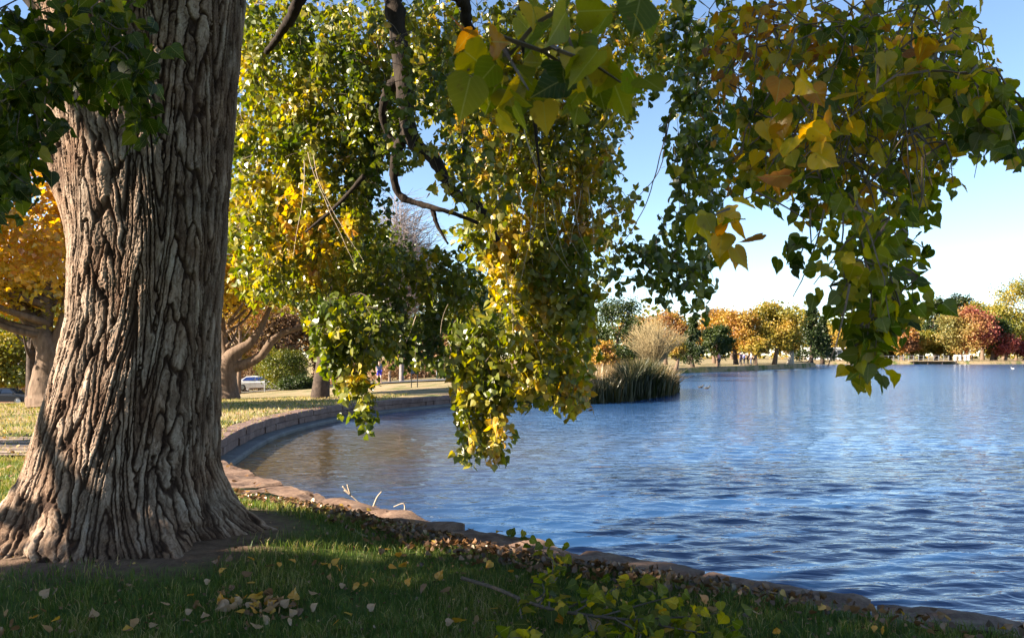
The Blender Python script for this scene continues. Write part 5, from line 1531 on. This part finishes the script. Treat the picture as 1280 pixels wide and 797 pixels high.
def white_sign():
    l = place(546, 61); root = thing('park_sign', l, 'small white sign on a pale post in front of the pink copper hedge', 'sign')
    m = MB(); m.tube(np.array([(0, 0, -.1), (0, 0, .8), (0, 0, 1.5)]), .04, 8); m.build('post', M['steel'], root)
    m = MB(); v = [(-.25, -.05, 1.0), (.25, -.05, 1.0), (.12, -.05, 1.65), (-.12, -.05, 1.65)]; m.add(v + [(a, b + .03, c) for a, b, c in v], [[0, 1, 2, 3], [7, 6, 5, 4], [0, 4, 5, 1], [1, 5, 6, 2], [2, 6, 7, 3], [3, 7, 4, 0]]); m.build('plate', M['white'], root)
white_sign()
m = MB(); m.tube(np.array([(0, 0, -.1), (0, 0, .5), (0, 0, .86)]), [.11, .10, .09], 8); m.lathe([(.0, .90), (.06, .885), (.092, .86)], (0, 0, 0), 8)
tag(m.build('bollard', M['wood'], loc=None), 'short weathered wooden post at the road edge behind the walker', 'post').location = place(487, 62)
m = MB(); m.box((0, 0, .28), (.62, .5, .56), taper=.86); m.box((0, 0, .60), (.42, .38, .07), taper=.9)
tag(m.build('stone_block', M['pinkstone']), 'pale pink stone block beside the road', 'block').location = place(377, 70)

def house():
    l = place(-12, 96); root = thing('brick_house', l, 'low brick house with white eaves behind the rust crowned cottonwood', 'house', rz=R(6))
    m = MB(); m.box((0, 0, 1.6), (14, 8, 3.2)); m.build('wall', M['brick'], root)
    m = MB(); v = [(-7.6, -4.6, 3.2), (7.6, -4.6, 3.2), (7.6, 4.6, 3.2), (-7.6, 4.6, 3.2), (-7.6, 0, 5.4), (7.6, 0, 5.4)]
    m.add(v, ([[0, 1, 5, 4], [2, 3, 4, 5], [0, 3, 2, 1]], [[1, 2, 5], [3, 0, 4]])); ro = m.build('roof', M['roof'], root)
    m = MB(); m.box((0, -4.64, 3.12), (15.2, .06, .26)); m.build('fascia', M['white'], ro)
    for x in (-4.5, 0.4, 4.6):
        m = MB(); m.box((x, -4.03, 1.75), (1.7, .08, 1.2)); w = m.build('window', M['white'], root)
        m = MB(); m.box((x, -4.085, 1.75), (1.5, .03, 1.0)); m.build('pane', M['glass'], w)
house()
def pavilion():
    l = place(1033, 178, .25); root = thing('pavilion', l, 'low white lakeside pavilion with tall windows on the far shore', 'building')
    m = MB(); m.box((0, 1.2, 1.2), (6.8, 3.5, 2.4)); m.build('wall', M['white'], root)
    m = MB(); m.box((0, 1.1, 2.55), (7.6, 4.4, .24)); m.build('roof', M['white'], root)
    for i in range(5):
        m = MB(); m.box((-2.7 + i * 1.35, -.58, 1.25), (1.0, .06, 1.7)); w = m.build('window', M['steel'], root)
        m = MB(); m.box((-2.7 + i * 1.35, -.62, 1.25), (.84, .03, 1.54)); m.build('pane', M['glass'], w)
pavilion()
def fence(label, px0, px1, Y, h, n):
    a, b = np.array(place(px0, Y)), np.array(place(px1, Y)); root = thing('railing', tuple(a), label, 'fence'); d = b - a
    for i in range(n + 1):
        q = d * i / n; m = MB(); m.box((q[0], q[1], h / 2 + q[2]), (.12, .12, h)); m.build('post', M['steel'], root)
    for z in (h * .35, h * .92):
        m = MB(); m.tube(np.array([(0, 0.08, z), d / 2 + np.array([0, .08, z]), d + np.array([0, .08, z])]), .045, 6); m.build('rail', M['steel'], root)
fence('grey railing along the far shore under the tan brown tree', 1098, 1186, 174, 1.15, 14)
fence('grey railing beside the white pavilion', 990, 1016, 172, 1.1, 5)
def dock():
    l = place(1166, 166.2); l = (l[0], l[1], WATER); root = thing('dock', l, 'low dark wooden dock along the far sandy bank', 'dock')
    m = MB()
    for i in range(24): m.box((-4.6 + i * .4, 0, .62), (.37, 2.2, .08))
    m.build('deck', M['wood'], root)
    for x in (-4.4, -1.5, 1.5, 4.4):
        for y in (-.9, .9):
            m = MB(); m.tube(np.array([(x, y, -1.0), (x, y, 0), (x, y, .56)]), .12, 8); m.build('pile', M['dark_bark'], root)
dock()
for i, px in enumerate((1194, 1200, 1206.5, 1210.5)):
    m = MB(); m.lathe([(0, -.1), (.30, -.1), (.30, .1), (.24, .16), (.24, 1.02), (.29, 1.06), (.29, 1.16), (.16, 1.27), (0, 1.30)], (0, 0, 0), 14)
    o = m.build('bollard', M['white'], smooth=False); o.location = place(px, 172)
    tag(o, ['white bollard on the far bank, first of four beside the dock', 'white bollard on the far bank, second of four from the dock', 'white bollard on the far bank, third of four from the dock', 'white bollard on the far bank next to the person in black'][i], 'bollard', 'white bollards on the far shore')

def bird(label, name, px, py, mat, s, rz):
    Y = (EYE - WATER) * F / (py - HZ); X = (px - 640) / F * Y
    me = bpy.data.meshes.new('body')
    pts = [(-.30, 0, .10), (-.18, 0, .06), (0, 0, .06), (.14, 0, .09), (.19, 0, .20), (.22, 0, .27), (.30, 0, .26), (.36, 0, .25)]
    rad = [(.02, .03), (.08, .07), (.11, .09), (.08, .08), (.04, .04), (.05, .05), (.03, .022), (.012, .02)]
    me.from_pydata([tuple(c * s for c in q) for q in pts], [(i, i + 1) for i in range(len(pts) - 1)], []); me.materials.append(mat)
    o = bpy.data.objects.new(name, me); C.objects.link(o)
    import bmesh as _b
    bm = _b.new(); bm.from_mesh(me); bm.verts.layers.skin.verify(); bm.to_mesh(me); bm.free()
    for i, q in enumerate(rad):
        me.skin_vertices[0].data[i].radius = (q[0] * s, q[1] * s); me.skin_vertices[0].data[i].use_root = (i == 2)
    o.modifiers.new('skin', 'SKIN').use_smooth_shade = True
    ss = o.modifiers.new('sub', 'SUBSURF'); ss.levels = 1; ss.render_levels = 2
    o.location = (X, Y, WATER); o.rotation_euler = (0, 0, rz)
    return tag(o, label, 'bird', 'birds on the lake')
duck = simple_mat('duck brown', [(.3, (.03, .022, .015)), (.7, (.10, .075, .05))], 12, .8)
bird('dark duck swimming past the reeds', 'duck', 876, 484.5, duck, .62, R(10))
bird('dark duck swimming just ahead of the other duck', 'duck', 884, 485.5, duck, .62, R(-8))
bird('white gull floating near the far shore', 'gull', 1266, 461, M['white'], .8, R(170))
